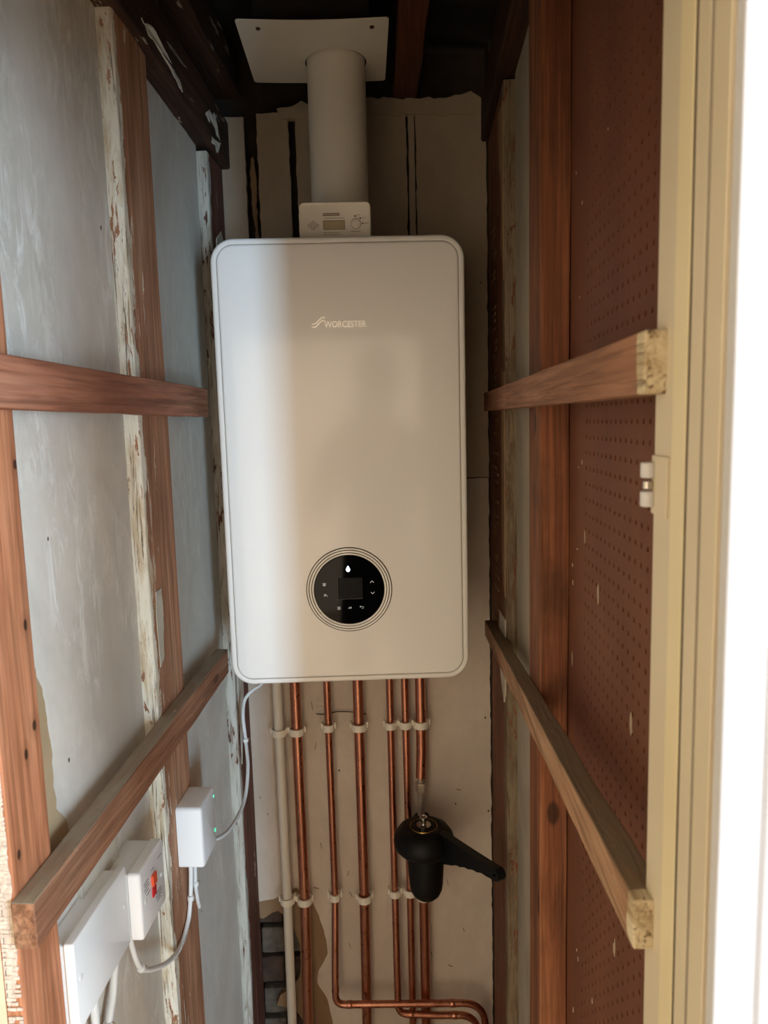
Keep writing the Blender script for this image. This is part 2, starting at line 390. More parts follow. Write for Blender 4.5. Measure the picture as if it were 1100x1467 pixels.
m_waste = plain('waste_pipe_grey', S(222, 216, 204), 0.5, var=0.03)
m_pvc = plain('cable_white', S(226, 226, 224), 0.45, var=0.02)
m_blackp = plain('black_rubber', S(9, 9, 10), 0.5, spec=0.25, var=0.15)
m_glass = plain('black_glass', S(4, 4, 5), 0.05, spec=0.13)
m_ring = plain('satin_silver', S(250, 248, 244), 0.25, metal=0.1)
m_groove = plain('dark_groove', S(44, 34, 26), 0.6)
m_seam = plain('seam_grey', S(140, 130, 116), 0.6)
m_print = plain('grey_print', S(128, 112, 90), 0.6)
m_printd = plain('dark_print', S(66, 60, 62), 0.6)
m_lcd = plain('grey_lcd', S(178, 162, 132), 0.25)
m_brass = plain('brass', S(170, 138, 78), 0.3, metal=1.0)
m_chrome = plain('chrome', S(190, 184, 176), 0.2, metal=1.0)
m_fit = plain('dull_fitting', S(176, 160, 142), 0.42, metal=0.5, var=0.15)
m_screw = plain('screw_dark', S(74, 54, 40), 0.5, metal=0.6)
m_logo = plain('logo_silver', S(255, 252, 245), 0.4, metal=0.85, var=0.0)
m_icon = emit('icon_glow', S(200, 200, 200), 0.35)
m_flame = emit('status_light', S(205, 225, 255), 5.0)
m_scr = plain('screen_dark', S(16, 16, 17), 0.3, spec=0.1)
m_led = emit('green_led', S(70, 235, 185), 1.3)
m_red = plain('red_lens', S(205, 30, 45), 0.2)
m_redsw = plain('orange_switch', S(225, 84, 50), 0.3)
m_drop = plain('dead_web', S(190, 176, 150), 0.8)

# boiler casing: white enamel with a clear coat
mb = M('boiler_enamel', 0.32); mb.p.inputs['Base Color'].default_value = S(236, 234, 230)
mb.p.inputs['Coat Weight'].default_value = 0.6; mb.p.inputs['Coat Roughness'].default_value = 0.10
m_boiler = mb.m
# copper, a little tarnished
mc = M('copper_tube', 0.30, 1.0)
n1 = mc.noise((25, 25, 5), 5, 0.6, 0.4); n2 = mc.noise((90, 90, 70), 4)
mc.col(mc.mix(mc.mr(n1, 0.35, 0.68), S(206, 144, 118), S(172, 110, 86)))
mc.put(mc.p.inputs['Roughness'], mc.mr(n2, 0.3, 0.7, 0.24, 0.42)); m_copper = mc.m
# hardboard with drilled holes (the holes are geometry)
mp = M('hardboard_brown', 0.62, 0, 0.35)
n1 = mp.noise((7, 7, 3), 4, 0.6, 0.3); n2 = mp.noise((120, 120, 120), 3)
c = mp.mix(mp.mr(n1, 0.35, 0.65), S(98, 56, 38), S(116, 70, 48))
sp = mp.n('ShaderNodeTexVoronoi'); mp.put(sp.inputs['Vector'], mp.scale((26, 26, 9))); sp.inputs['Scale'].default_value = 1
c = mp.mix(mp.math('MULTIPLY', mp.math('LESS_THAN', sp.outputs['Distance'], 0.10), mp.math('GREATER_THAN', mp.noise((9, 9, 9), 3, off=(4, 4, 4)), 0.55)), c, S(178, 160, 136))
mp.col(c); mp.bump(n2, 0.15); m_peg = mp.m

# ------------------------------------------------------------------ structure
FZ, CZ = -1.42, 0.80
XL, XR = -0.255, 0.268            # inner faces of the studs
struct('floor', B(-2.6, 3.2, -4.4, 0.5, FZ-0.05, FZ), m_floor)
struct('ceiling', B(-2.6, 3.2, -4.4, -0.93, 1.1, 1.15), m_room)
struct('wall_front', box(box(box(B(-2.6, -0.36, -0.93, -0.845, FZ, 1.1), 0.36, 3.2, -0.93, -0.845, FZ, 1.1), -0.36, 0.36, -0.93, -0.845, 0.31, 1.1), -2.62, -2.60, -4.4, -0.93, FZ, 1.1), m_room)
# left wall: plasterboard between studs, one sheet per bay
wl = struct('wall_left', B(-0.36, -0.34, -0.845, 0.345, FZ, CZ), m_soil)
XP = XL-0.020
def sheet(y0, y1, z0, z1, mat, amp=0.0012):
    bm = bm_new(); poly(bm, ragged([(y0, z0), (y1, z0), (y1, z1), (y0, z1)], 0.02, amp), XP-0.012, XP, 'YZ'); return bm
part(wl, 'plaster_panel', sheet(-0.515, -0.2075, FZ, CZ, 0), p_left)
part(wl, 'plaster_panel', sheet(-0.0885, 0.2030, FZ, 0.62, 0), p_left2)
part(wl, 'torn_backing', (lambda bm: poly(bm, ragged([(-0.507, -0.42), (-0.440, -0.40), (-0.441, -0.36), (-0.462, -0.33), (-0.460, -0.27), (-0.466, -0.21), (-0.478, -0.17), (-0.490, -0.145), (-0.507, -0.14)], 0.008, 0.004), XP, XP+0.0025, 'YZ'))(bm_new()), m_ochre)
# right wall: plasterboard at the back, then open to the pegboard
wr = struct('wall_right', B(0.345, 0.36, -0.845, 0.375, FZ, CZ), m_soil)
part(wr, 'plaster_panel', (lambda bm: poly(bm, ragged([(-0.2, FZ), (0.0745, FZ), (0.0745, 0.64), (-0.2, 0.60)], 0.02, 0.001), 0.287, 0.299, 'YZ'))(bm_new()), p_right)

# back wall
wb = struct('wall_back', B(-0.40, 0.42, 0.375, 0.40, FZ, CZ), m_soil, 'B')
YB = 0.335
for x0, x1, zt in ((-0.238, -0.186, 0.672), (-0.161, -0.099, 0.678), (-0.0855, 0.1335, 0.675), (0.1375, 0.1495, 0.672), (0.1525, 0.2925, 0.682)):
    bm = bm_new()
    L = [(x0, -0.05), (x1, -0.05), (x1, zt), (x0, zt)]
    poly(bm, ragged(L, 0.012, 0.0022 if x1-x0 > .02 else .0008), YB, YB+0.012)
    part(wb, 'plaster_board', bm, p_back_shaded)
# long torn splinter in the widest joint
bm = bm_new(); poly(bm, ragged([(-0.178, 0.30), (-0.166, 0.30), (-0.165, 0.40), (-0.168, 0.47), (-0.1665, 0.56), (-0.172, 0.60), (-0.179, 0.57), (-0.177, 0.50), (-0.172, 0.44), (-0.1795, 0.38)], 0.006, 0.003), YB+0.004, YB+0.010)
part(wb, 'torn_splinter', bm, p_torn)
bm = bm_new(); poly(bm, ragged([(-0.12, 0.685), (-0.03, 0.70), (0.10, 0.702), (0.20, 0.70), (0.262, 0.712), (0.287, 0.695), (0.287, 0.672), (0.20, 0.668), (0.10, 0.672), (0.0, 0.670), (-0.11, 0.665)], 0.01, 0.006), YB-0.004, YB+0.012)
part(wb, 'plaster_ledge', bm, p_back_shaded, bevel=0.003)
# lower skin of the back wall, with the broken hole at its foot
hole = [(-0.237, -1.030), (-0.226, -1.034), (-0.205, -1.020), (-0.192, -1.016), (-0.172, -1.035), (-0.158, -1.062), (-0.147, -1.10), (-0.146, -1.145), (-0.150, -1.18), (-0.168, -1.205), (-0.196, -1.225), (-0.205, -1.250), (-0.165, -1.262), (-0.140, -1.30), (-0.13, -1.36), (-0.14, FZ)]
bm = bm_new(); poly(bm, ragged([(-0.245, -0.052), (-0.245, -1.030)] + hole + [(0.2915, FZ), (0.2915, -0.052)], 0.012, 0.0016), YB+0.003, YB+0.014)
part(wb, 'torn_lining', bm, p_torn)
skin = [(-0.237, -0.990), (-0.20, -0.985), (-0.15, -0.960), (-0.118, -0.985), (-0.100, -1.03), (-0.086, -1.09), (-0.084, -1.125), (-0.106, -1.165), (-0.110, -1.195), (-0.088, -1.24), (-0.078, -1.30), (-0.062, FZ)]
bm = bm_new(); poly(bm, ragged([(-0.245, -0.052), (-0.245, -0.99)] + skin + [(0.2915, FZ), (0.2915, -0.052)], 0.012, 0.0022), YB, YB+0.004)
part(wb, 'painted_skin', bm, p_back)
for i, z in enumerate((-1.40, -1.325, -1.25, -1.175, -1.10, -1.025)):
    for x in ((-0.29, -0.175, -0.06) if i % 2 else (-0.235, -0.118)):
        part(wb, 'brick', beam((x, 0.362+random.uniform(0, .006), z), (x+0.104, 0.362+random.uniform(0, .006), z+random.uniform(-.004, .004)), (0, 1, 0), (0, 0, 1), 0.012, 0.031, 4, 0.004), m_brick if random.random() < 0.7 else m_brick2, bevel=0.004)
# narrow trim strip down the right-hand corner
struct('trim_1', B(0.2935, 0.297, YB-0.004, YB+0.02, FZ, CZ), m_crack, 'B', label='dark thin strip down the right-hand back corner')

# ceiling and roof timbers
struct('ceiling', B(-0.36, 0.36, -0.86, 0.40, CZ, CZ+0.03), m_black)

def stud(x_in, depth, y0, y1, z0, z1, mat, label, side, jit=0.0012):
    x_out = x_in - depth if side == 'L' else x_in + depth
    bm = beam(((x_in+x_out)/2, (y0+y1)/2, z0), ((x_in+x_out)/2, (y0+y1)/2, z1), (1, 0, 0), (0, 1, 0), abs(x_out-x_in)/2, (y1-y0)/2, 60, jit)
    return solo('wall_stud', bm, mat, label, 'stud', group=None, bevel=0.003 if side == 'L' else 0.002)
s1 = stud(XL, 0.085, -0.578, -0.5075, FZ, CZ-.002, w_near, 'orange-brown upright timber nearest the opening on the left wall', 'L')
s2 = stud(XL, 0.085, -0.206, -0.089, FZ, CZ-.002, w_mid, 'broad upright timber mid left wall with flaking cream paint down one edge', 'L')
s3 = stud(XL-0.001, 0.084, 0.206, 0.312, FZ, 0.573, w_backl, 'dark upright timber with torn paint in the back left corner', 'L')
s4 = stud(XR, 0.035, -0.292, -0.202, FZ, CZ-.002, w_stud_r, 'orange upright timber on the right wall beside the pegboard', 'R')
s5 = stud(XR, 0.070, 0.075, 0.342, FZ, 0.612, w_back_r, 'dark upright timber with torn plaster in the back right corner', 'R')
# plaster mesh print on the near stud's front face and flakes of paint
def flake(parent, pts, x, th, mat, curl=0.0):
    bm = bm_new(); poly(bm, ragged(pts, 0.004, 0.0022), x, x+th, 'YZ')
    if curl:
        zs = [p[1] for p in pts]; z0, z1 = min(zs), max(zs)
        for v in bm.verts: v.co.x += curl*((v.co.z-z0)/(z1-z0))**2
    return part(parent, 'paint_flake', bm, mat)
flake(s2, [(-0.170, -0.36), (-0.150, -0.345), (-0.128, -0.352), (-0.125, -0.41), (-0.140, -0.40), (-0.155, -0.375)], XL, 0.0015, m_paper)
flake(s2, [(-0.185, -0.16), (-0.165, -0.158), (-0.162, -0.20), (-0.170, -0.26), (-0.186, -0.27), (-0.190, -0.20)], XL, 0.001, m_paper)
flake(s3, [(0.222, 0.42), (0.250, 0.44), (0.290, 0.41), (0.300, 0.34), (0.270, 0.30), (0.240, 0.35), (0.225, 0.37)], XL-.001, 0.002, m_paper, 0.006)
flake(s3, [(0.224, -0.42), (0.262, -0.415), (0.268, -0.47), (0.250, -0.53), (0.226, -0.62), (0.223, -0.5)], XL-.001, 0.0015, m_paper)
flake(s5, [(0.078, -0.28), (0.165, -0.285), (0.19, -0.34), (0.15, -0.41), (0.10, -0.44), (0.080, -0.42)], XR-.002, 0.002, m_paper)
flake(s5, [(0.078, 0.15), (0.12, 0.16), (0.125, 0.02), (0.13, -0.08), (0.11, -0.22), (0.079, -0.24)], XR-.0015, 0.0015, p_torn)
flake(s5, [(0.076, 0.58), (0.15, 0.585), (0.13, 0.50), (0.10, 0.44), (0.115, 0.36), (0.078, 0.30)], XR-.0015, 0.0015, p_torn)
bm = bm_new()
poly(bm, ragged([(XL-0.0158, -0.47), (XL-0.0028, -0.43), (XL-0.0016, -0.30), (XL-0.003, -0.02), (XL-0.0158, 0.0)], 0.006, 0.0015), -0.5786, -0.578)
for i in range(105):                                 # ridges pressed into the plaster by expanded metal lath
    z = -0.005 - 0.0046*i + random.uniform(-.0006, .0006); x = XL-0.0155
    while x < XL-0.003:
        L = random.uniform(.003, .011)
        if random.random() > 0.10 + 0.5*(i/105)**4:
            x1 = min(x+L, XL-0.0015); dz = random.uniform(-.0007, .0007)
            poly(bm, ragged([(x, z), (x1, z+dz), (x1, z+dz+random.uniform(.0026, .0037)), (x, z+random.uniform(.0026, .0037))], 0.0015, 0.0004), -0.5792, -0.578)
        x += L+random.uniform(.0003, .001)
part(s1, 'lath_plaster', bm, p_lath)['kind'] = 'stuff'
bm = bm_new()
for i in range(64):
    z = 0.42 - 0.013*i - random.uniform(0, .003); y = 0.20+random.uniform(-.02, .03)
    if random.random() < 0.3: continue
    box(bm, XR-0.0012, XR+0.0005, y, y+random.uniform(.03, .07), z, z+0.005)
part(s5, 'lath_plaster', bm, p_torn)['kind'] = 'stuff'

# wall plates and rafters in the dark top
b1 = beam((-0.293, -0.56, 0.662), (-0.293, 0.33, 0.618), (1, 0, 0), (0, 0, 1), 0.052, 0.044, 40, 0.004)
tp = solo('wall_plate', b1, w_dark_p, 'dark horizontal timber with peeling paint along the top of the left wall', 'timber', bevel=0.004)
for pts, x, cu in (([(0.14, 0.605), (0.175, 0.63), (0.215, 0.64), (0.24, 0.60), (0.20, 0.61)], -0.240, 0.012), ([(-0.14, 0.62), (-0.04, 0.605), (0.03, 0.597), (0.02, 0.607), (-0.1, 0.627)], -0.241, 0.006), ([(0.18, 0.597), (0.22, 0.592), (0.25, 0.60), (0.23, 0.575), (0.19, 0.583)], -0.241, 0.010)):
    bm = bm_new(); poly(bm, ragged(pts, 0.006, 0.004), x, x+0.0015, 'YZ')
    for v in bm.verts: v.co.x += cu*mnoise.noise(v.co*40)
    part(tp, 'paint_flake', bm, m_paper)
b1 = beam((-0.262, -0.56, 0.757), (-0.262, 0.33, 0.745), (1, 0, 0), (0, 0, 1), 0.045, 0.036, 40, 0.004)
solo('rafter', b1, w_dark_p, 'rough dark timber lying on top of the left wall plate under the ceiling', 'timber', bevel=0.004)
solo('wall_plate', beam((0.300, -0.56, 0.66), (0.300, 0.355, 0.66), (1, 0, 0), (0, 0, 1), 0.044, 0.042, 40, 0.003), w_dark, 'dark horizontal timber along the top of the right wall', 'timber', bevel=0.004)
solo('ceiling_joist', beam((0.118, -0.75, 0.750), (0.1335, 0.36, 0.748), (1, 0, 0), (0, 0, 1), 0.024, 0.047, 30, 0.002), w_joist, 'reddish brown joist running front to back just right of the flue', 'joist', frame='B', bevel=0.003)
solo('ceiling_noggin', B(-0.12, 0.06, 0.03, 0.20, 0.690, 0.797), m_black, 'dark timber block above the white flue plate', 'timber', frame='B')

# battens
def batten(P0, P1, hu, hv, mat, label, jit=0.0012):
    return solo('wall_batten', beam(P0, P1, (1, 0, 0), (0, 0, 1), hu, hv, 40, jit), mat, label, 'batten', bevel=0.0015)
GAP = 0.001
batten((-0.2435, -0.60, 0.1155), (-0.2435, 0.046, 0.111), 0.0115-GAP/2, 0.0235, w_batl, 'brown horizontal batten across the upper left wall studs')
bl = batten((-0.2435, -0.585, -0.3755), (-0.2435, 0.085, -0.352), 0.0115-GAP/2, 0.0225, w_batl2, 'brown dusty batten across the lower left wall above the white electrical boxes')
batten((0.257, -0.770, 0.100), (0.257, 0.235, 0.104), 0.0110-GAP/2, 0.0172, w_batr, 'painted brown batten across the upper right wall ending beside the door hinge', 0.0008)
batten((0.257, -0.768, -0.231), (0.257, 0.262, -0.348), 0.0110-GAP/2, 0.0160, w_batr2, 'pale splintered batten sloping across the lower right wall', 0.0012)

# pegboard with real holes
def pegboard():
    bm = bm_new(); P = 0.0168; y0, z0 = -0.757, FZ; ny, nz = 28, int((CZ-FZ)/P); X = XR+0.0355; r = 0.0027; D = 0.0035
    vc = {}
    def V(x, y, z):
        k = (round(x, 5), round(y, 5), round(z, 5))
        if k not in vc: vc[k] = bm.verts.new((x, y, z))
        return vc[k]
    for i in range(ny):
        for j in range(nz):
            cy_, cz_ = y0+(i+.5)*P, z0+(j+.5)*P; h = P/2
            sq = [(cy_-h, cz_-h), (cy_, cz_-h), (cy_+h, cz_-h), (cy_+h, cz_), (cy_+h, cz_+h), (cy_, cz_+h), (cy_-h, cz_+h), (cy_-h, cz_)]
            solid = (i > ny-6) or cz_ < -0.95
            if solid: bm.faces.new([V(X, *sq[k]) for k in (0, 2, 4, 6)] if False else [V(X, *q) for q in sq]); continue
            oc = [(cy_+r*math.cos(-3*PI/4+PI/4*k), cz_+r*math.sin(-3*PI/4+PI/4*k)) for k in range(8)]
            for k in range(8):
                a, b = k, (k+1) % 8
                bm.faces.new((V(X, *sq[a]), V(X, *sq[b]), V(X, *oc[b]), V(X, *oc[a])))
                bm.faces.new((V(X, *oc[a]), V(X, *oc[b]), V(X+D, *oc[b]), V(X+D, *oc[a])))
    me = bpy.data.meshes.new('pegboard'); base = Vector((X, -0.53, FZ))
    bmesh.ops.translate(bm, verts=bm.verts[:], vec=-base); bm.to_mesh(me); bm.free(); me.materials.append(m_peg)
    o = bpy.data.objects.new('pegboard', me); C.objects.link(o); place(o, base, 'W')
    tag(o, 'brown perforated hardboard sheet covering the right wall', 'pegboard')
    part(o, 'backing', B(X+0.0045, X+0.007, y0, -0.305, FZ, CZ), m_black)
    bm = bm_new()
    for k in range(15):                              # plaster splashes
        y = random.uniform(-0.36, -0.31) if k < 11 else random.uniform(-0.6, -0.36); z = random.uniform(-0.7, 0.5); L = random.uniform(.0015, .007)
        poly(bm, ragged([(y, z), (y+.0012, z), (y+.0016, z+L), (y+.0004, z+L)], .002, .0006), X-.0006, X, 'YZ')
    part(o, 'plaster_splash', bm, m_drop)['kind'] = 'stuff'
pegboard()

# right door lining: strips of old paint, crack, stop, white architrave
dj = struct('door_1', B(0.2585, 0.345, -0.8445, -0.752, FZ, 0.31), m_beige, bevel=0.0012)
def strip(y0, y1, x0, mat, name, amp=0.0004):
    bm = bm_new(); n = 120; rings = []
    for i in range(n+1):
        z = FZ + (0.31-FZ)*i/n; e = amp*mnoise.noise(Vector((z*14, y0*50, 0))); e2 = amp*mnoise.noise(Vector((z*11, y1*50, 4)))
        rings.append([bm.verts.new(p) for p in ((0.2590, y0+e, z), (x0, y0+e, z), (x0, y1+e2, z), (0.2590, y1+e2, z))])
    for i in range(n):
        for k in range(4): bm.faces.new((rings[i][k], rings[i][(k+1) % 4], rings[i+1][(k+1) % 4], rings[i+1][k]))
    bm.faces.new(rings[0]); bm.faces.new(rings[-1])
    return part(dj, name, bm, mat, bevel=0.0007)
strip(-0.8065, -0.7870, 0.2562, m_cream, 'door_stop', 0.0008)
strip(-0.8080, -0.8067, 0.2566, m_crack, 'crack_line', 0.0010)
strip(-0.8235, -0.8080, 0.2570, m_beige, 'inner_bead', 0.0004)
strip(-0.8249, -0.8238, 0.2571, m_seam, 'crack_line', 0.0006)
strip(-0.8445, -0.8255, 0.2576, m_beige, 'lining_edge', 0.0003)
bm = bm_new()
prof = [(0.2590, -0.8455), (0.2600, -0.8520), (0.2640, -0.8535), (0.2780, -0.8535), (0.2800, -0.8555), (0.3300, -0.8600), (0.3330, -0.8555), (0.3330, -0.8455)]
loft(bm, [[(x, y, z) for x, y in prof] for z in [FZ+(0.31-FZ)*i/40 for i in range(41)]])
for v in bm.verts:
    if v.co.y < -0.848: v.co.y += 0.0006*mnoise.noise(v.co*22)
struct('trim_2', bm, m_white, bevel=0.0008)
struct('trim_3', B(-0.36, -0.2715, -0.93, -0.5785, FZ, 0.31), m_cream, bevel=0.001)
# hinge left on the lining
hg = thing('door_hinge', 'white painted hinge knuckle on the edge of the right door lining', 'hinge', (0.2545, -0.7545, 0.018))
for z0, z1, mt, nm, rr in ((0.0195, 0.0285, m_white, 'knuckle', .0042), (0.0295, 0.0345, m_chrome, 'hinge_pin', .0030), (0.0360, 0.0450, m_white, 'knuckle', .0042)):
    part(hg, nm, LZ([(rr*.8, z0), (rr, z0+.0006), (rr, z1-.0006), (rr*.8, z1)], (0.2545, -0.7545, 0), 20), mt, smooth='auto')
part(hg, 'hinge_leaf', B(0.2570, 0.2586, -0.778, -0.7525, 0.0155, 0.0490), m_beige, bevel=0.0006)

# ------------------------------------------------------------------ boiler
bo = thing('combi_boiler', 'white wall-hung gas boiler with round black control dial', 'boiler', (0, 0.16, -0.362), 'B')
part(bo, 'casing', rounded_slab(bm_new(), 0, 0, 0.392, 0.716, 0.034, [(0.002, 0.322), (0, 0.320), (0, 0.024)]), m_boiler, smooth='auto')
fp = part(bo, 'front_cover', rounded_slab(bm_new(), 0, 0, 0.4000, 0.7240, 0.037, [(0.0, 0.0235), (0.0, 0.0060), (0.0007, 0.0030), (0.0024, 0.0008), (0.005, 0.0), (0.0088, 0.0002), (0.0095, 0.0010), (0.0097, 0.0026)], 14), m_boiler, smooth='auto')
part(fp, 'cover_seam', rounded_slab(bm_new(), 0, 0, 0.3806, 0.7046, 0.0273, [(0, 0.0030), (0, 0.0022), (0.0016, 0.0022)], 14), m_seam)
part(fp, 'cover_panel', rounded_slab(bm_new(), 0, 0, 0.3786, 0.7026, 0.0263, [(0.0, 0.0028), (0.0, 0.0008), (0.0006, 0.0000), (0.003, -0.0004), (0.02, -0.0007), (0.06, -0.0010)], 14), m_boiler, smooth=True)
YF = -0.0012
DC = (0.0015, YF, -0.2030)
cd = part(bo, 'control_dial', LY([(0.0712, -0.001), (0.0712, 0.0004), (0.0706, 0.0007), (0.0, 0.0007)], DC, 96), m_groove)
for r0, r1 in ((0.0670, 0.0700), (0.0626, 0.0659), (0.0586, 0.0616)):
    part(cd, 'dial_ring', LY([(r0, 0.0006), (r0+.0003, 0.0016), ((r0+r1)/2, 0.0021), (r1-.0003, 0.0016), (r1, 0.0006)], DC, 96), m_ring, smooth=True)
part(cd, 'dial_glass', LY([(0.0578, 0.0006), (0.0578, 0.0016), (0.0572, 0.0022), (0.0, 0.0024)], DC, 96), m_glass, smooth='auto')
YG = YF-0.0024
part(cd, 'display_screen', B(-0.0175, 0.0235, YG-0.0003, YG, -0.2185, -0.1830), m_scr)
part(cd, 'screen_edge', strokes(bm_new(), [[(-0.0175, -0.1830), (-0.0175, -0.2160)], [(-0.0215, -0.2195), (-0.018, -0.2187), (0.0235, -0.2180)]], 0.0004, YG-.0003), plain('edge_grey', S(90, 90, 88), 0.4))
# flame / drop light
dp = [(0.0, 0.0055), (0.0018, 0.003), (0.0030, 0.0005), (0.0032, -0.0018), (0.002, -0.0038), (0, -0.0046), (-0.002, -0.0038), (-0.0032, -0.0018), (-0.0030, 0.0005), (-0.0018, 0.003)]
bm = bm_new(); poly(bm, [(0.0005+a, -0.1680+b) for a, b in dp], YG-0.0006, YG); part(cd, 'status_light', bm, m_flame)
K = DC
def ic(x, z, lines, s=1.0): return [[(x+a*s, z+b*s) for a, b in L] for L in lines]
u = 0.0012
part(cd, 'touch_icon', strokes(bm_new(), ic(0.0395, -0.1905, [[(-2.4, -1.2), (0, 1.2), (2.4, -1.2)]], u), 0.0007, YG), m_icon)
part(cd, 'touch_icon', strokes(bm_new(), ic(0.0400, -0.2095, [[(-2.4, 1.2), (0, -1.2), (2.4, 1.2)]], u), 0.0007, YG), m_icon)
part(cd, 'touch_icon', strokes(bm_new(), ic(0.0215, -0.2330, [[(-1.6, 1.8), (-2.6, 0.8), (-1.6, -0.2)], [(-2.4, .8), (1.4, .8), (2.3, 0), (2.3, -1), (1.4, -1.8), (0, -1.8)]], u), 0.0005, YG), m_icon)
part(cd, 'touch_icon', strokes(bm_new(), ic(0.0015, -0.2335, [[(-2.3, -.8), (-.6, .3), (-1.2, .9)], [(-.6, -1.0), (1.4, 1.2)], [(2.3, .4), (.6, -.6)], [(1.6, 1.5), (1.6, -1.5)]], u), 0.0005, YG), m_icon)
part(cd, 'touch_icon', strokes(bm_new(), ic(-0.0165, -0.2335, [[(-2, 1.6), (2, 1.6)], [(-2, .5), (2, .5)], [(-2, -.6), (2, -.6)], [(-2, -1.7), (2, -1.7)]], u), 0.0005, YG), m_icon)
part(cd, 'touch_icon', strokes(bm_new(), ic(-0.0395, -0.1930, [[(-2.4, 1.9), (2.4, 1.9)], [(-2, .7), (2.1, .7)], [(-2, -.5), (2.1, -.5)], [(-2, -1.7), (2.1, -1.7)], [(-1.2, 1.9), (-1.2, -1.7)], [(.2, 1.9), (.2, -1.7)], [(1.6, 1.9), (1.6, -1.7)]], u*.95), 0.0005, YG), m_icon)
part(cd, 'touch_icon', strokes(bm_new(), ic(-0.0380, -0.2115, [[(-2.2, .6), (1.0, .6), (2.2, -.4), (2.2, -1.4)], [(-.5, .6), (-.5, 1.8)], [(-1.5, 1.9), (.6, 1.9)], [(-2.2, -.6), (.4, -.6)]], u), 0.0006, YG), m_icon)
# maker's mark
lg = part(bo, 'maker_logo', TX('WORCESTER', 0.0135, 0.0088, 0.2268, YF-0.0006, lambda a, b, c: (a, c, b), 0.067), m_logo)
bm = bm_new()
for dz in (0, -0.0050):
    L = [(-0.0445, 0.2290), (-0.0425, 0.2278), (-0.0400, 0.2278), (-0.0375, 0.2290), (-0.0345, 0.2318), (-0.0315, 0.2348), (-0.0288, 0.2372), (-0.0262, 0.2382), (-0.0240, 0.2376), (-0.0225, 0.2364)]
    P_ = [Vector((a, b+dz)) for a, b in L]; up_, dn_ = [], []
    for k in range(len(P_)):
        d_ = (P_[min(k+1, len(P_)-1)]-P_[max(k-1, 0)]).normalized(); n_ = Vector((-d_.y, d_.x))*0.0009*(0.55 if k in (0, len(P_)-1) else 1); up_.append(tuple(P_[k]+n_)); dn_.append(tuple(P_[k]-n_))
    poly(bm, up_+dn_[::-1], YF-0.0006, YF)
part(lg, 'logo_wave', bm, m_logo)
# connections under the casing
for x, r in ((-0.129, .014), (-0.062, .011), (0.004, .014), (0.0715, .011), (0.103, .011), (0.136, .014)):
    part(bo, 'connection_nut', LZ([(r, -0.3575), (r, -0.372), (r*.85, -0.374)], (x, 0.292, 0), 6), m_brass)

# flue, its plate, and the alarm on top
fl = thing('flue_pipe', 'white round flue rising from the boiler to the ceiling plate', 'flue', (0.0035, 0.150, 0.356), 'B')
part(fl, 'flue_tube', LZ([(0.0497, 0.372), (0.0500, 0.374), (0.0500, 0.700)], (0.0035, 0.150, 0), 72), m_flue, smooth='auto')
part(fl, 'flue_adaptor', LZ([(0.062, 0.3585), (0.062, 0.366), (0.058, 0.372), (0.0505, 0.374)], (0.0035, 0.150, 0), 64), m_plastic2, smooth='auto')
pt = thing('flue_plate', 'square white sheet plate round the flue at the ceiling', 'plate', (-0.03, 0.115, 0.684), 'B')
def flueplate():
    bm = bm_new(); n = 48; cx, cy = 0.0035, 0.150; X0, X1, Y0, Y1 = -0.1455, 0.0900, 0.0125, 0.2200; R = 0.0525
    outer, inner = [], []
    rc = rrect(X1-X0, Y1-Y0, 0.006, 4)
    pts = [((X0+X1)/2+a, (Y0+Y1)/2+b) for a, b in rc]
    dense = []
    for i in range(len(pts)):
        a, b = Vector(pts[i]), Vector(pts[(i+1) % len(pts)]); k = max(1, int((b-a).length/0.01))
        for j in range(k): dense.append(a.lerp(b, j/k))
    def zz(x, y): u_ = (x-X0)/(X1-X0); return 0.6848 - 0.0030*math.sin(PI*u_)*(1-(y-Y0)/(Y1-Y0)) - 0.0022*math.sin(PI*u_)*((y-Y0)/(Y1-Y0))
    loops = []
    for t in (0, .25, .5, .75, 1):
        L = []
        for q in dense:
            d = (q-Vector((cx, cy))).normalized(); p = q.lerp(Vector((cx, cy))+d*R, t); L.append((p.x, p.y))
        loops.append(L)
    top = [[bm.verts.new((x, y, zz(x, y)+0.0012)) for x, y in L] for L in loops]; bot = [[bm.verts.new((x, y, zz(x, y))) for x, y in L] for L in loops]; m_ = len(dense)
    for A in (top, bot):
        for i in range(4):
            for k in range(m_): bm.faces.new((A[i][k], A[i][(k+1) % m_], A[i+1][(k+1) % m_], A[i+1][k]))
    for i in (0, 4):
        for k in range(m_): bm.faces.new((top[i][k], top[i][(k+1) % m_], bot[i][(k+1) % m_], bot[i][k]))
    return bm
part(pt, 'plate_sheet', flueplate(), m_plate, smooth='auto')
for x in (-0.1130, 0.0640):
    part(pt, 'screw', LZ([(0.0, 0.6808), (0.0030, 0.6815), (0.0036, 0.6826), (0.0036, 0.687)], (x, 0.036, 0), 16), m_screw, smooth='auto')
al = thing('carbon_monoxide_alarm', 'small white gas alarm standing on top of the boiler before the flue', 'alarm', (-0.003, 0.045, 0.362), 'B')
part(al, 'alarm_case', rounded_slab(bm_new(), -0.0030, 0.3925, 0.1150, 0.0610, 0.0085, [(0.001, 0.062), (0, 0.060), (0, 0.036), (0.0006, 0.0342), (0.0018, 0.0335), (0.0026, 0.0340), (0.0032, 0.0345)], 8), m_plastic2, smooth='auto')
YA = 0.0345
part(al, 'alarm_display', rounded_slab(bm_new(), -0.0050, 0.3870, 0.0350, 0.0145, 0.001, [(0, YA+.001), (0, YA-.0006), (0.0008, YA-.0006), (0.0009, YA-.0002)], 3), m_seam)
part(al, 'display_glass', B(-0.0210, 0.0110, YA-.0004, YA+.001, 0.3810, 0.3930), m_lcd)
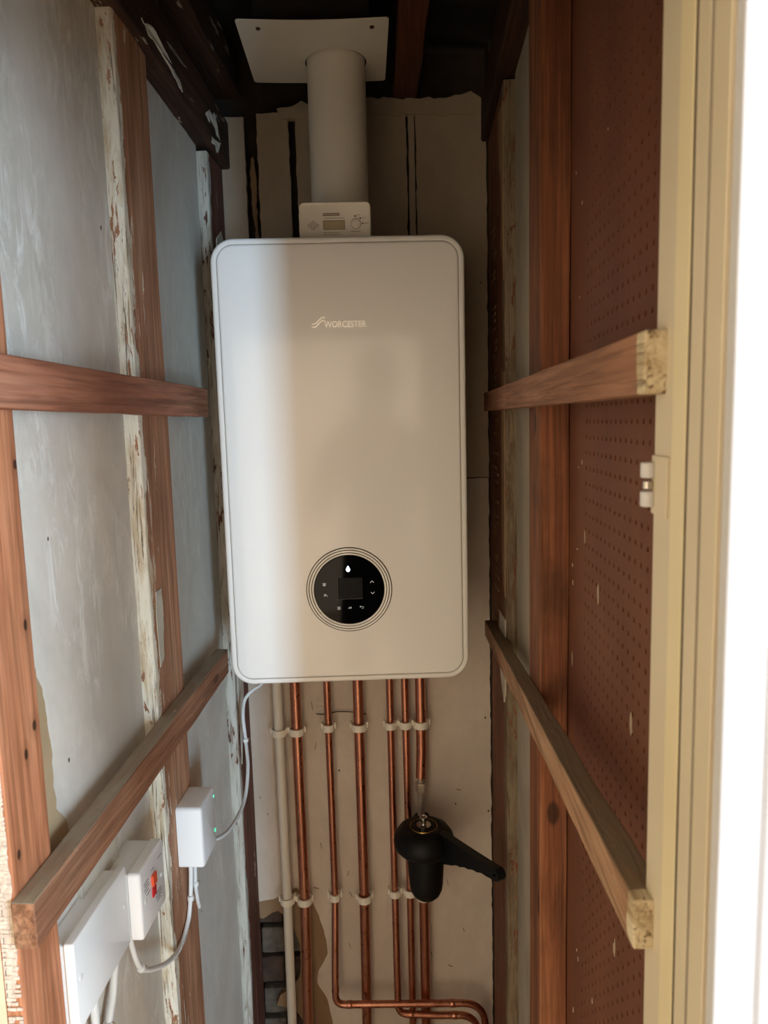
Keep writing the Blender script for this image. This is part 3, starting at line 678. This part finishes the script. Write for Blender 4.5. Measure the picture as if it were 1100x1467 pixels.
bt = part(al, 'test_button', LY([(0.0078, -.001), (0.0078, 0.0007), (0.0074, 0.001), (0, 0.0012)], (0.0302, YA, 0.3885), 36), m_plastic2, smooth='auto')
part(bt, 'button_rim', (lambda bm: strokes(bm, [[(0.0302+.0078*math.cos(k*PI/18), 0.3885+.0078*math.sin(k*PI/18)) for k in range(37)]], 0.0006, YA-.0008))(bm_new()), m_print)
for x, z in ((0.0292, 0.4003), (0.0375, 0.3970), (0.0410, 0.3888)):
    part(al, 'indicator_light', LY([(0.0013, 0), (0.0013, 0.0006), (0, 0.0008)], (x, YA, z), 14), m_printd)
bm = bm_new()
for i in range(5):
    for j in range(5):
        a, b = (i-2)*0.0030, (j-2)*0.0030; x, z = (a+b)*0.72, (a-b)*0.55
        lathe(bm, [(0.0008, 0), (0.0008, 0.0003), (0, 0.0003)], (-0.0385+x, YA, 0.3870+z), 'Y', 8)
tag(part(al, 'speaker_grille', bm, m_printd), kind='stuff')
bm = bm_new()
strokes(bm, [[(-0.022, 0.4045), (0.004, 0.4048)], [(-0.022, 0.4020), (0.004, 0.4023)]], 0.0016, YA)
strokes(bm, [[(-0.022, 0.3978), (0.012, 0.3980)], [(-0.022, 0.3755), (0.003, 0.3757)], [(-0.022, 0.3722), (0.003, 0.3724)], [(0.022, 0.3768), (0.037, 0.3770)], [(0.032, 0.4020), (0.038, 0.4021)], [(0.040, 0.3973), (0.045, 0.3974)], [(0.0435, 0.3890), (0.050, 0.3891)]], 0.0006, YA)
tag(part(al, 'small_print', bm, m_print), kind='stuff')

# ------------------------------------------------------------------ pipes on the back wall
PY = 0.302
def pipe(name, pts, r, mat, label, cat='pipe', group=None): return solo(name, T(pts, r, 20), mat, label, cat, 'B', group, smooth='auto')
TOP = -0.374
pipe('waste_pipe', [(-0.1665, PY, -0.359), (-0.1665, PY, -0.60), (-0.1650, PY, -0.96), (-0.1675, PY, FZ+.002)], 0.0102, m_waste, 'grey-white plastic pipe at the far left of the pipe row')
pipe('copper_pipe', [(-0.129, PY, TOP), (-0.128, PY, -0.75), (-0.1265, PY, -1.0), (-0.134, PY, FZ+.002)], 0.011, m_copper, 'thick copper pipe right beside the white plastic pipe')
p2 = solo('copper_pipe', T(bend([(-0.0615, PY, TOP), (-0.0600, PY, -0.96), (-0.0655, 0.279, -1.16), (-0.0660, 0.277, -1.2015), (0.225, 0.277, -1.2130), (0.2760, 0.272, -1.32), (0.2760, 0.272, FZ+.002)], 0.062, 10)[:1] + bend([(-0.0615, PY, TOP), (-0.0600, PY, -0.96), (-0.0655, 0.279, -1.15), (-0.0660, 0.277, -1.2015), (0.16, 0.277, -1.2095)], 0.022, 10)[1:] + bend([(0.16, 0.277, -1.2095), (0.262, 0.277, -1.2130), (0.2700, 0.272, FZ+.002)], 0.072, 14)[1:], 0.0075, 20), m_copper, 'thin copper pipe, second from the left, turning right near the floor', 'pipe', 'B', smooth='auto')
pipe('copper_pipe', [(0.004, PY+.002, TOP), (0.004, PY+.002, -0.96), (0.000, PY+.002, FZ+.002)], 0.011, m_copper, 'thick copper pipe in the middle of the row under the control dial')
solo('copper_pipe', T(bend([(0.0715, PY, TOP), (0.0715, PY, -0.96), (0.0715, 0.285, -1.19), (0.0715, 0.280, -1.2325), (0.16, 0.277, -1.2385)], 0.020, 10) + bend([(0.16, 0.277, -1.2385), (0.246, 0.277, -1.2415), (0.2520, 0.272, FZ+.002)], 0.060, 14)[1:], 0.0075, 20), m_copper, 'thin copper pipe left of the black filter, turning right near the floor below its twin', 'pipe', 'B', smooth='auto')
pipe('copper_pipe', [(0.103, PY, TOP), (0.105, PY, -0.96), (0.104, PY, FZ+.002)], 0.0075, m_copper, 'thin copper pipe passing behind the black filter')
pipe('copper_pipe', [(0.1365, PY-.002, TOP), (0.1365, PY-.002, -0.63), (0.1335, PY-.006, -0.690)], 0.011, m_copper, 'thick copper pipe at the far right dropping to the black filter')
pipe('copper_pipe', [(0.1355, PY, -0.855), (0.1345, PY, FZ+.002)], 0.011, m_copper, 'thick copper pipe running down to the floor below the black filter')
def sleeve(parent, c, d, r, L):
    c, d = Vector(c), Vector(d).normalized()
    part(parent, 'pipe_collar', T([c-d*L/2, c-d*(L/2-.001), c+d*(L/2-.001), c+d*L/2], [r-.0006, r, r, r-.0006], 20), m_copper, smooth='auto')
q2 = [o for o in C.objects if o.name.startswith('copper_pipe')]
sleeve(q2[1], (-0.0655, 0.2795, -1.168), (0, 0, 1), 0.0083, 0.012); sleeve(q2[1], (-0.036, 0.277, -1.2025), (1, 0, -.03), 0.0083, 0.012)
sleeve(q2[1], (0.192, 0.277, -1.2106), (1, 0, -.03), 0.0084, 0.010)
sleeve(q2[3], (0.100, 0.279, -1.2345), (1, 0, -.05), 0.0083, 0.012); sleeve(q2[3], (0.196, 0.277, -1.2397), (1, 0, -.04), 0.0084, 0.010)

def clip(x, z, r, label, group):
    t = thing('pipe_clip', label, 'clip', (x, PY, z-0.0065), 'B', group)
    bm = bm_new(); ro, ri, n = r+0.0056, r+0.0012, 28; R0, R1 = [], []
    for k in range(n+1):
        a = -PI/2 + (k/n-0.5)*2*PI*0.80
        for rr, LL in ((ro, R0), (ri, R1)):
            LL.append([bm.verts.new((x+rr*math.cos(a), PY+rr*math.sin(a), zz)) for zz in (z-0.0085, z+0.0065)])
    for k in range(n):
        for Q in (R0, R1): bm.faces.new((Q[k][0], Q[k+1][0], Q[k+1][1], Q[k][1]))
        for j in (0, 1): bm.faces.new((R0[k][j], R0[k+1][j], R1[k+1][j], R1[k][j]))
    for k in (0, n): bm.faces.new((R0[k][0], R0[k][1], R1[k][1], R1[k][0]))
    part(t, 'clip_band', bm, m_clip, bevel=0.0006)
    bm = B(x-r*0.7, x+r*0.7, PY+r+0.0015, YB, z-0.006, z+0.006)
    part(t, 'clip_base', bm, m_clip, bevel=0.0008)
    for s in (-1, 1): part(t, 'clip_latch', B(x+s*(ro+0.001)-0.0016, x+s*(ro+0.001)+0.0016, PY-0.003, PY+0.010, z-0.003, z+0.0095), m_clip, bevel=0.0006)
    return t
nm = ('white plastic pipe', 'first copper pipe', 'second copper pipe', 'third copper pipe', 'fourth copper pipe', 'fifth copper pipe', 'sixth copper pipe')
for row, zs, xs in (('upper', (-0.578, -0.577, -0.571, -0.572, -0.571, -0.571, -0.571), (-0.1665, -0.1285, -0.061, 0.004, 0.0715, 0.1035, 0.1365)), ('lower', (-0.964, -0.966, -0.960, -0.966, -0.957, -0.957, -0.966), (-0.165, -0.1270, -0.0605, 0.004, 0.0718, 0.105, 0.1352))):
    for i in range(7):
        clip(xs[i], zs[i], (0.0102, .011, .0075, .011, .0075, .0075, .011)[i], '%s cream clip holding the %s from the left' % (row, nm[i]) if i else '%s cream clip holding the %s' % (row, nm[i]), '%s row of pipe clips' % row)
# stray wire behind the upper clips
solo('loose_wire', T(catmull([(-0.088, 0.329, -0.553), (-0.07, 0.327, -0.553), (-0.04, 0.326, -0.548), (-0.01, 0.326, -0.550), (0.02, 0.327, -0.556)], 6), 0.0011, 8), m_crack, 'thin dark wire along the wall behind the upper pipe clips', 'wire', 'B')
bm = bm_new()
for a, b, L, d in ((-0.098, -0.528, .017, .002), (-0.092, -0.620, .016, -.002), (-0.030, -0.975, .012, .006), (-0.03, -0.925, .010, -.003), (0.215, -0.74, .003, .009), (0.19, -0.955, .014, .003), (-0.11, -0.96, .004, .012), (0.15, -1.13, .010, .004), (0.19, -1.165, .004, .010), (0.225, -1.075, .008, .003), (-0.22, -0.74, .004, .002), (-0.205, -0.78, .004, .002), (-0.09, -0.855, .012, .002), (-0.035, -1.10, .012, .004)):
    strokes(bm, [[(a, b), (a+d, b-L)]], 0.0014, YB, 0.0012)
tag(part(wb, 'plaster_chip', bm, m_print), kind='stuff')

# ------------------------------------------------------------------ magnetic filter and its spanner
FX, FY = 0.1310, 0.2050
mf = thing('magnetic_filter', 'black round filter canister hanging on the pipes below the boiler', 'filter', (FX, FY, -0.905), 'B')
part(mf, 'canister', LZ([(0.0, -0.905), (0.012, -0.9045), (0.021, -0.901), (0.028, -0.894), (0.0325, -0.884), (0.0345, -0.870), (0.0385, -0.800), (0.0390, -0.760), (0.034, -0.747), (0.0, -0.747)], (FX+0.003, FY, 0), 56), m_blackp, smooth='auto')
part(mf, 'canister_neck', T([(FX+.004, FY+0.030, -0.80), (FX+.004, PY-0.008, -0.80)], 0.022, 24), m_blackp, smooth='auto')
part(mf, 'pipe_manifold', T([(0.1335, PY-.006, -0.778), (0.1350, PY, -0.850)], 0.0165, 24), m_blackp, smooth='auto')
part(mf, 'brass_ring', LZ([(0.0262, -0.7475), (0.0268, -0.7455), (0.0282, -0.7455), (0.0288, -0.7475)], (FX, FY, 0), 48), m_brass, smooth='auto')
part(mf, 'bleed_valve', LZ([(0.0150, -0.7475), (0.0150, -0.7440), (0.0060, -0.7430), (0.0052, -0.7400), (0.0052, -0.7350), (0.0080, -0.7345), (0.0080, -0.7275), (0.0058, -0.7265), (0.0050, -0.7290), (0, -0.7290)], (FX, FY, 0), 24), m_chrome, smooth='auto')
ft = part(mf, 'pipe_fitting', T([(0.1335, PY-.006, -0.690), (0.1325, PY-.006, -0.776)], 0.0078, 16), m_fit, smooth='auto')
part(ft, 'fitting_nut', LZ([(0.0112, -0.722), (0.0122, -0.719), (0.0122, -0.703), (0.0112, -0.700)], (0.1330, PY-.006, 0), 6), m_fit)
sn = thing('filter_spanner', 'black plastic spanner with a wavy grip hooked round the filter', 'spanner', (FX, FY, -0.80), 'B')
part(sn, 'spanner_ring', LZ([(0.0392, -0.800), (0.052, -0.797), (0.0600, -0.788), (0.0622, -0.777), (0.0595, -0.765), (0.051, -0.7535), (0.042, -0.7485), (0.030, -0.7470), (0.0291, -0.7500), (0.0395, -0.7620), (0.0392, -0.800)], (FX, FY, 0), 64), m_blackp, smooth='auto')
def spanner_handle():
    A = Vector((FX+0.030, FY-0.012, 0)); E = Vector((0.2500, 0.0180, 0)); d = (E-A); L = d.length; d.normalize(); nrm = Vector((d.y, -d.x, 0))
    up, lo = [], []
    n = 60
    for i in range(n+1):
        t = i/n; s_ = t*L
        zt = -0.7490 - 0.0015*math.sin(t*PI) + 0.026*t
        hgt = 0.050*(1-t)**1.6 + 0.0215
        zb = zt - hgt
        if 0.30 < t < 0.86: zb += 0.0022*abs(math.sin((t-0.30)/0.56*PI*4))
        up.append((s_, zt)); lo.append((s_, zb))
    ez = (up[-1][1]+lo[-1][1])/2; er = (up[-1][1]-lo[-1][1])/2
    endc = [(L+er*math.sin(k*PI/10), ez+er*math.cos(k*PI/10)) for k in range(1, 10)]
    out = up+endc+lo[::-1]; bm = bm_new(); th = 0.0085
    P = lambda s_, z, o: A + d*s_ + nrm*o + Vector((0, 0, z))
    hole = [(L-0.001+0.0042*math.cos(k*PI/6), ez+0.003*math.sin(k*PI/6)) for k in range(12)]
    rings = [[bm.verts.new(P(s_, z, o)) for s_, z in out] for o in (-th, th)]
    m_ = len(out)
    for k in range(m_): bm.faces.new((rings[0][k], rings[0][(k+1) % m_], rings[1][(k+1) % m_], rings[1][k]))
    hr = [[bm.verts.new(P(s_, z, o)) for s_, z in hole] for o in (-th, th)]
    for k in range(12): bm.faces.new((hr[0][k], hr[1][k], hr[1][(k+1) % 12], hr[0][(k+1) % 12]))
    for R_, H_ in zip(rings, hr):
        es = []
        for LL in (R_, H_):
            for k in range(len(LL)):
                e = bm.edges.get((LL[k], LL[(k+1) % len(LL)])) or bm.edges.new((LL[k], LL[(k+1) % len(LL)])); es.append(e)
        bmesh.ops.triangle_fill(bm, use_beauty=True, edges=es)
    return bm
part(sn, 'handle', spanner_handle(), m_blackp, bevel=0.002)

# ------------------------------------------------------------------ electrical boxes on the left wall
def wbox(y0, y1, z0, z1, x0, x1, r, name, parent, mat, n=6, extra=0.0):
    """rounded box standing off the left wall, x0 (back) to x1 (front)"""
    bm = bm_new(); cyy, czz, w_, h_ = (y0+y1)/2, (z0+z1)/2, y1-y0, z1-z0
    prof = [(0, x0), (0, x1-r*0.7), (r*0.2, x1-r*0.25), (r*0.7, x1)]
    loft(bm, [[(x, cyy+a, czz+b) for a, b in rrect(w_-2*i, h_-2*i, max(r-i, 0.0006), n)] for i, x in prof])
    return part(parent, name, bm, mat, smooth='auto')
rx = thing('wireless_receiver', 'small white receiver box with two green lights on the middle stud', 'control box', (XL, -0.13, -0.592))
wbox(-0.1660, -0.0960, -0.594, -0.497, XL+.0008, -0.2150, 0.006, 'receiver_case', rx, m_plastic)
for y, z, r in ((-0.1020, -0.5115, .0022), (-0.1030, -0.5680, .0030)):
    part(rx, 'indicator_light', LX([(r, -0.2152), (r, -0.2146), (r*.6, -0.2144)], (0, y, z), 16), m_led)
part(rx, 'button', LX([(.0012, -0.2152), (.0012, -0.2142)], (0, -0.1030, -0.5680), 10), m_printd)
part(rx, 'case_screw', LZ([(.0022, -0.4975), (.0022, -0.4966), (0, -0.4966)], (-0.2270, -0.150, 0), 12), m_pvc)

sw = thing('switched_spur', 'square white boiler isolator with red switch and red light', 'switch', (XP, -0.35, -0.555))
wbox(-0.3685, -0.2930, -0.5535, -0.4690, XP+.0005, -0.2425, 0.003, 'back_box', sw, m_plastic)
wbox(-0.3710, -0.2900, -0.5560, -0.4670, -0.2418, -0.2270, 0.005, 'face_plate', sw, m_plastic)
def yz(bm, y0, y1, z0, z1, x0, x1): return box(bm, x0, x1, y0, y1, z0, z1)
part(sw, 'rocker_switch', yz(bm_new(), -0.3370, -0.3245, -0.5065, -0.4920, -0.2272, -0.2235), m_redsw, bevel=0.001)
part(sw, 'neon_light', yz(bm_new(), -0.3370, -0.3250, -0.5215, -0.5090, -0.2272, -0.2250), m_red, bevel=0.001)
for y in (-0.3570, -0.3020):
    part(sw, 'screw_cap', LX([(.0034, -0.2271), (.0034, -0.2262), (.002, -0.2260)], (0, y, -0.5120), 14), m_pvc)
def YZtext(s, size, y, z, x, width=None): return TX(s, size, y, z, x, lambda a, b, c: (c, a, b), width)
bm = bm_new()
for (y, z, L) in ((-0.3520, -0.489, .016), (-0.3520, -0.493, .013), (-0.3520, -0.497, .016), (-0.3520, -0.501, .011), (-0.3480, -0.5065, .012), (-0.3160, -0.5245, .018), (-0.3160, -0.5285, .020), (-0.3160, -0.5325, .016), (-0.3160, -0.5365, .012), (-0.3300, -0.486, .009), (-0.3050, -0.484, .012)):
    box(bm, -0.2271, -0.2268, y-L/2, y+L/2, z-.0005, z+.0005)
tag(part(sw, 'small_print', bm, m_printd), kind='stuff')

bp = thing('blanked_box', 'long white double blanking plate nearest the opening on the left wall', 'socket box', (XP, -0.48, -0.53))
wbox(-0.5040, -0.3750, -0.5530, -0.4580, XP+.0005, -0.2535, 0.002, 'back_box', bp, m_plastic)
wbox(-0.5060, -0.3716, -0.5555, -0.4550, -0.2528, -0.2430, 0.0025, 'blank_plate', bp, m_plastic)
for y in (-0.4950, -0.3825):
    part(bp, 'screw_cap', LX([(.0034, -0.2431), (.0034, -0.2421), (.002, -0.2419)], (0, y, -0.5000), 14), m_pvc)
# torn paper and plaster behind the boxes
bm = bm_new(); poly(bm, ragged([(-0.43, -0.405), (-0.36, -0.392), (-0.335, -0.405), (-0.33, -0.47), (-0.36, -0.50), (-0.43, -0.48)], 0.008, 0.004), XP, XP+0.006, 'YZ')
part(wl, 'torn_lining', bm, m_paper)

# cables
def cable(pts, r, label, name='white_cable'):
    return solo(name, T(catmull(pts, 8), r, 12), m_pvc, label, 'cable', smooth='auto')
def cclip(c, d, r, label):
    c, d = Vector(c), Vector(d).normalized()
    t = thing('cable_clip', label, 'clip', c-Vector((0, 0, .005)))
    part(t, 'clip_saddle', T([c-d*0.004, c-d*0.0034, c+d*0.0034, c+d*0.004], [r+.0008, r+.0016, r+.0016, r+.0008], 14), m_pvc, smooth='auto')
    part(t, 'clip_nail', T([c+Vector((r+.001, 0, .003)), c+Vector((r+.004, 0, .003))], 0.0012, 8), m_fit)
cable([(-0.186, 0.232, -0.400), (-0.204, 0.220, -0.444), (-0.222, 0.210, -0.456), (-0.236, 0.200, -0.472), (-0.236, 0.180, -0.497), (-0.228, 0.160, -0.540), (-0.216, 0.120, -0.576), (-0.212, 0.070, -0.612), (-0.214, 0.0, -0.617), (-0.221, -0.05, -0.611), (-0.235, -0.098, -0.592)], 0.0033, 'white cable curving from under the boiler down to the small white box')
cclip((-0.2283, 0.161, -0.539), (0.12, 0, -1), 0.0033, 'small white clip on the cable below the boiler')
cable([(-0.247, -0.140, -0.590), (-0.2475, -0.134, -0.615), (-0.249, -0.140, -0.662), (-0.250, -0.154, -0.690), (-0.250, -0.194, -0.702), (-0.250, -0.245, -0.685), (-0.251, -0.294, -0.655), (-0.251, -0.327, -0.628), (-0.252, -0.342, -0.602), (-0.254, -0.349, -0.570), (-0.256, -0.350, -0.550)], 0.0036, 'white cable looping from the small white box down to the red-switch box')
bm = bm_new(); y_ = -0.026
while y_ < 0.025:                                    # tiny illegible sheath marking, only specks
    L_ = random.uniform(.0006, .0016); box(bm, -0.0001, 0.0001, y_, y_+L_, -0.0009, random.uniform(.0003, .0010)); y_ += L_+random.choice((.0006, .0007, .0018))
pth = catmull([(-0.249, -0.142, -0.665), (-0.250, -0.154, -0.690), (-0.250, -0.194, -0.702)], 12)
for v in bm.verts:
    t_ = max(0, min(0.999, (v.co.y+0.026)/0.052))*(len(pth)-1); k_ = int(t_); q = pth[k_].lerp(pth[min(k_+1, len(pth)-1)], t_-k_); dd = (pth[min(k_+1, len(pth)-1)]-pth[k_]).normalized(); nn = Vector((0, dd.z, -dd.y))
    v.co = q - nn*v.co.z + Vector((0.0037+v.co.x, 0, 0))
part([o for o in C.objects if o.name.startswith('white_cable')][1], 'cable_print', bm, m_printd)['kind'] = 'stuff'
cclip((-0.2486, -0.1395, -0.660), (0, -.1, -1), 0.0036, 'small white clip on the cable under the small white box')
cclip((-0.2512, -0.3290, -0.626), (0, .5, -.6), 0.0036, 'small white clip where the looping cable turns up to the red-switch box')
cable([(-0.247, -0.120, -0.590), (-0.2465, -0.118, -0.622), (-0.247, -0.119, -0.655), (-0.248, -0.110, -0.685), (-0.252, -0.093, -0.708)], 0.0032, 'short white cable stub hanging beside the looping cable')
cclip((-0.2468, -0.1185, -0.650), (0, 0, -1), 0.0032, 'small white clip on the short cable stub')
cable([(-0.262, -0.436, -0.545), (-0.262, -0.436, -0.570), (-0.262, -0.437, -0.640), (-0.262, -0.437, -0.78)], 0.0048, 'straight white cable leaving the blanking plate downwards')
cable([(-0.262, -0.366, -0.550), (-0.262, -0.372, -0.565), (-0.262, -0.382, -0.590), (-0.262, -0.390, -0.612), (-0.262, -0.404, -0.632), (-0.262, -0.414, -0.66), (-0.262, -0.416, -0.78)], 0.0046, 'white cable from the red-switch box bending towards the lower frame edge')
cclip((-0.262, -0.4075, -0.637), (0, -.4, -1), 0.0046, 'small white clip on the bending cable at the bottom left')

# ------------------------------------------------------------------ the photographer, seen only as a reflection in the enamel
m_cloth = plain('dark_clothing', S(46, 44, 48), 0.9, var=0.15)
m_skin = plain('skin', S(190, 140, 112), 0.6, var=0.04)
m_hair = plain('hair_dark', S(44, 32, 24), 0.7, var=0.2)
ps = thing('person', 'person in dark clothes holding up a phone, mirrored faintly in the boiler front', 'person', (0.20, -1.52, FZ))
V = [((0.20, -1.53, -0.50), (0.155, 0.11)), ((0.20, -1.53, -0.30), (0.135, 0.10)), ((0.20, -1.53, -0.12), (0.155, 0.11)), ((0.20, -1.52, 0.00), (0.12, 0.09)), ((0.20, -1.50, 0.09), 0.055), ((0.20, -1.49, 0.16), 0.052),
     ((0.03, -1.53, -0.01), 0.06), ((-0.04, -1.50, -0.27), 0.048), ((0.055, -1.30, -0.06), 0.034),
     ((0.37, -1.53, -0.01), 0.06), ((0.43, -1.50, -0.27), 0.048), ((0.205, -1.30, -0.06), 0.034),
     ((0.11, -1.53, -0.58), 0.088), ((0.10, -1.52, -0.97), 0.062), ((0.095, -1.54, -1.33), 0.045), ((0.09, -1.42, -1.385), (0.038, 0.032)),
     ((0.29, -1.53, -0.58), 0.088), ((0.30, -1.52, -0.97), 0.062), ((0.305, -1.54, -1.33), 0.045), ((0.31, -1.42, -1.385), (0.038, 0.032))]
E_ = [(0, 1), (1, 2), (2, 3), (3, 4), (4, 5), (3, 6), (6, 7), (7, 8), (3, 9), (9, 10), (10, 11), (0, 12), (12, 13), (13, 14), (14, 15), (0, 16), (16, 17), (17, 18), (18, 19)]
try:
    def as_bm(V, E):
        bm = bm_new(); L = bm.verts.layers.skin.verify(); vs = []
        for i, (p, r) in enumerate(V):
            v = bm.verts.new(p); v[L].radius = r if isinstance(r, tuple) else (r, r); v[L].use_root = (i == 0); vs.append(v)
        for a, b in E: bm.edges.new((vs[a], vs[b]))
        return bm
    def skin_part(parent, name, V, E, mat, sub=2):
        bm = as_bm(V, E); b = BASE[parent.name]; bmesh.ops.translate(bm, verts=bm.verts[:], vec=-b)
        me = bpy.data.meshes.new(name); bm.to_mesh(me); bm.free(); me.materials.append(mat)
        o = bpy.data.objects.new(name, me); C.objects.link(o); o.parent = parent; BASE[o.name] = b
        o.modifiers.new('skin', 'SKIN').use_smooth_shade = True
        sb = o.modifiers.new('sub', 'SUBSURF'); sb.levels = sub; sb.render_levels = sub
        return o
    skin_part(ps, 'body', V, E_, m_cloth)
    # head with brow, nose, chin and ears
    bm = bm_new(); bmesh.ops.create_uvsphere(bm, u_segments=40, v_segments=28, radius=1.0)
    for v in bm.verts:
        x, y, z = v.co
        w_ = 0.076*(1-0.18*max(0, -z)); v.co = Vector((x*w_, y*0.096, z*0.118))
        if y < 0:
            nose = math.exp(-((x/0.16)**2+((z+0.08)/0.20)**2)); v.co.y -= 0.018*nose
            eye = math.exp(-(((abs(x)-0.38)/0.16)**2+((z-0.08)/0.12)**2)); v.co.y += 0.007*eye
            v.co.y -= 0.006*math.exp(-((x/0.3)**2+((z+0.85)/0.2)**2)); v.co.y -= 0.003*math.exp(-((x/0.25)**2+((z+0.48)/0.07)**2))
        v.co += Vector((0.20, -1.48, 0.225))
    hd = part(ps, 'head', bm, m_skin, smooth=True)
    for s_ in (-1, 1):
        part(hd, 'ear', LX([(0.004, -0.006), (0.018, -0.004), (0.022, 0.004), (0.012, 0.008)], (0.20+s_*0.078, -1.475, 0.225), 16), m_skin, smooth=True)
        part(hd, 'eye', LY([(0.013, -0.004), (0.010, 0.002), (0.0, 0.004)], (0.20+s_*0.030, -1.562, 0.235), 16), m_white, smooth=True)
    bm = bm_new(); bmesh.ops.create_uvsphere(bm, u_segments=32, v_segments=24, radius=1.0)
    for v in bm.verts:
        x, y, z = v.co; k = 1.0 if z > 0.1-0.6*max(0, y) or y > 0.2 else 0.86
        if y < -0.35 and z < 0.55: k = 0.80
        v.co = Vector((x*0.082*k, y*0.102*k+0.004, z*0.122*k)) + Vector((0.20, -1.48, 0.228))
    part(ps, 'hair', bm, m_hair, smooth=True)
    # hands round the phone
    for s_, hx in ((-1, 0.055), (1, 0.205)):
        Vh = [((hx, -1.285, -0.045), 0.022), ((hx+s_*0.006, -1.255, -0.010), (0.030, 0.015)), ((hx+s_*0.004, -1.235, 0.025), (0.032, 0.013))]; Eh = [(0, 1), (1, 2)]
        for k in range(4):
            i = len(Vh); z = 0.008+k*0.019
            Vh += [((hx+s_*0.004, -1.226, z+0.012), 0.0092), ((hx-s_*0.002, -1.206, z+0.018), 0.0085), ((hx-s_*0.020, -1.199, z+0.019-0.002*abs(k-1.5)), 0.0075)]
            Eh += [(2, i), (i, i+1), (i+1, i+2)]
        i = len(Vh); Vh += [((hx-s_*0.006, -1.262, 0.005), 0.0105), ((hx-s_*0.022, -1.245, 0.030), 0.0088)]; Eh += [(1, i), (i, i+1)]
        skin_part(ps, 'hand', Vh, Eh, m_skin, 1)
except Exception as ex:
    print('person', ex)
ph = thing('phone', 'dark phone held up by the mirrored person', 'phone', (0.130, -1.222, -0.02))
part(ph, 'phone_body', rounded_slab(bm_new(), 0.130, 0.055, 0.074, 0.158, 0.009, [(0.001, -1.2175), (0, -1.2185), (0, -1.2250), (0.001, -1.2258)], 6), m_blackp, smooth='auto')
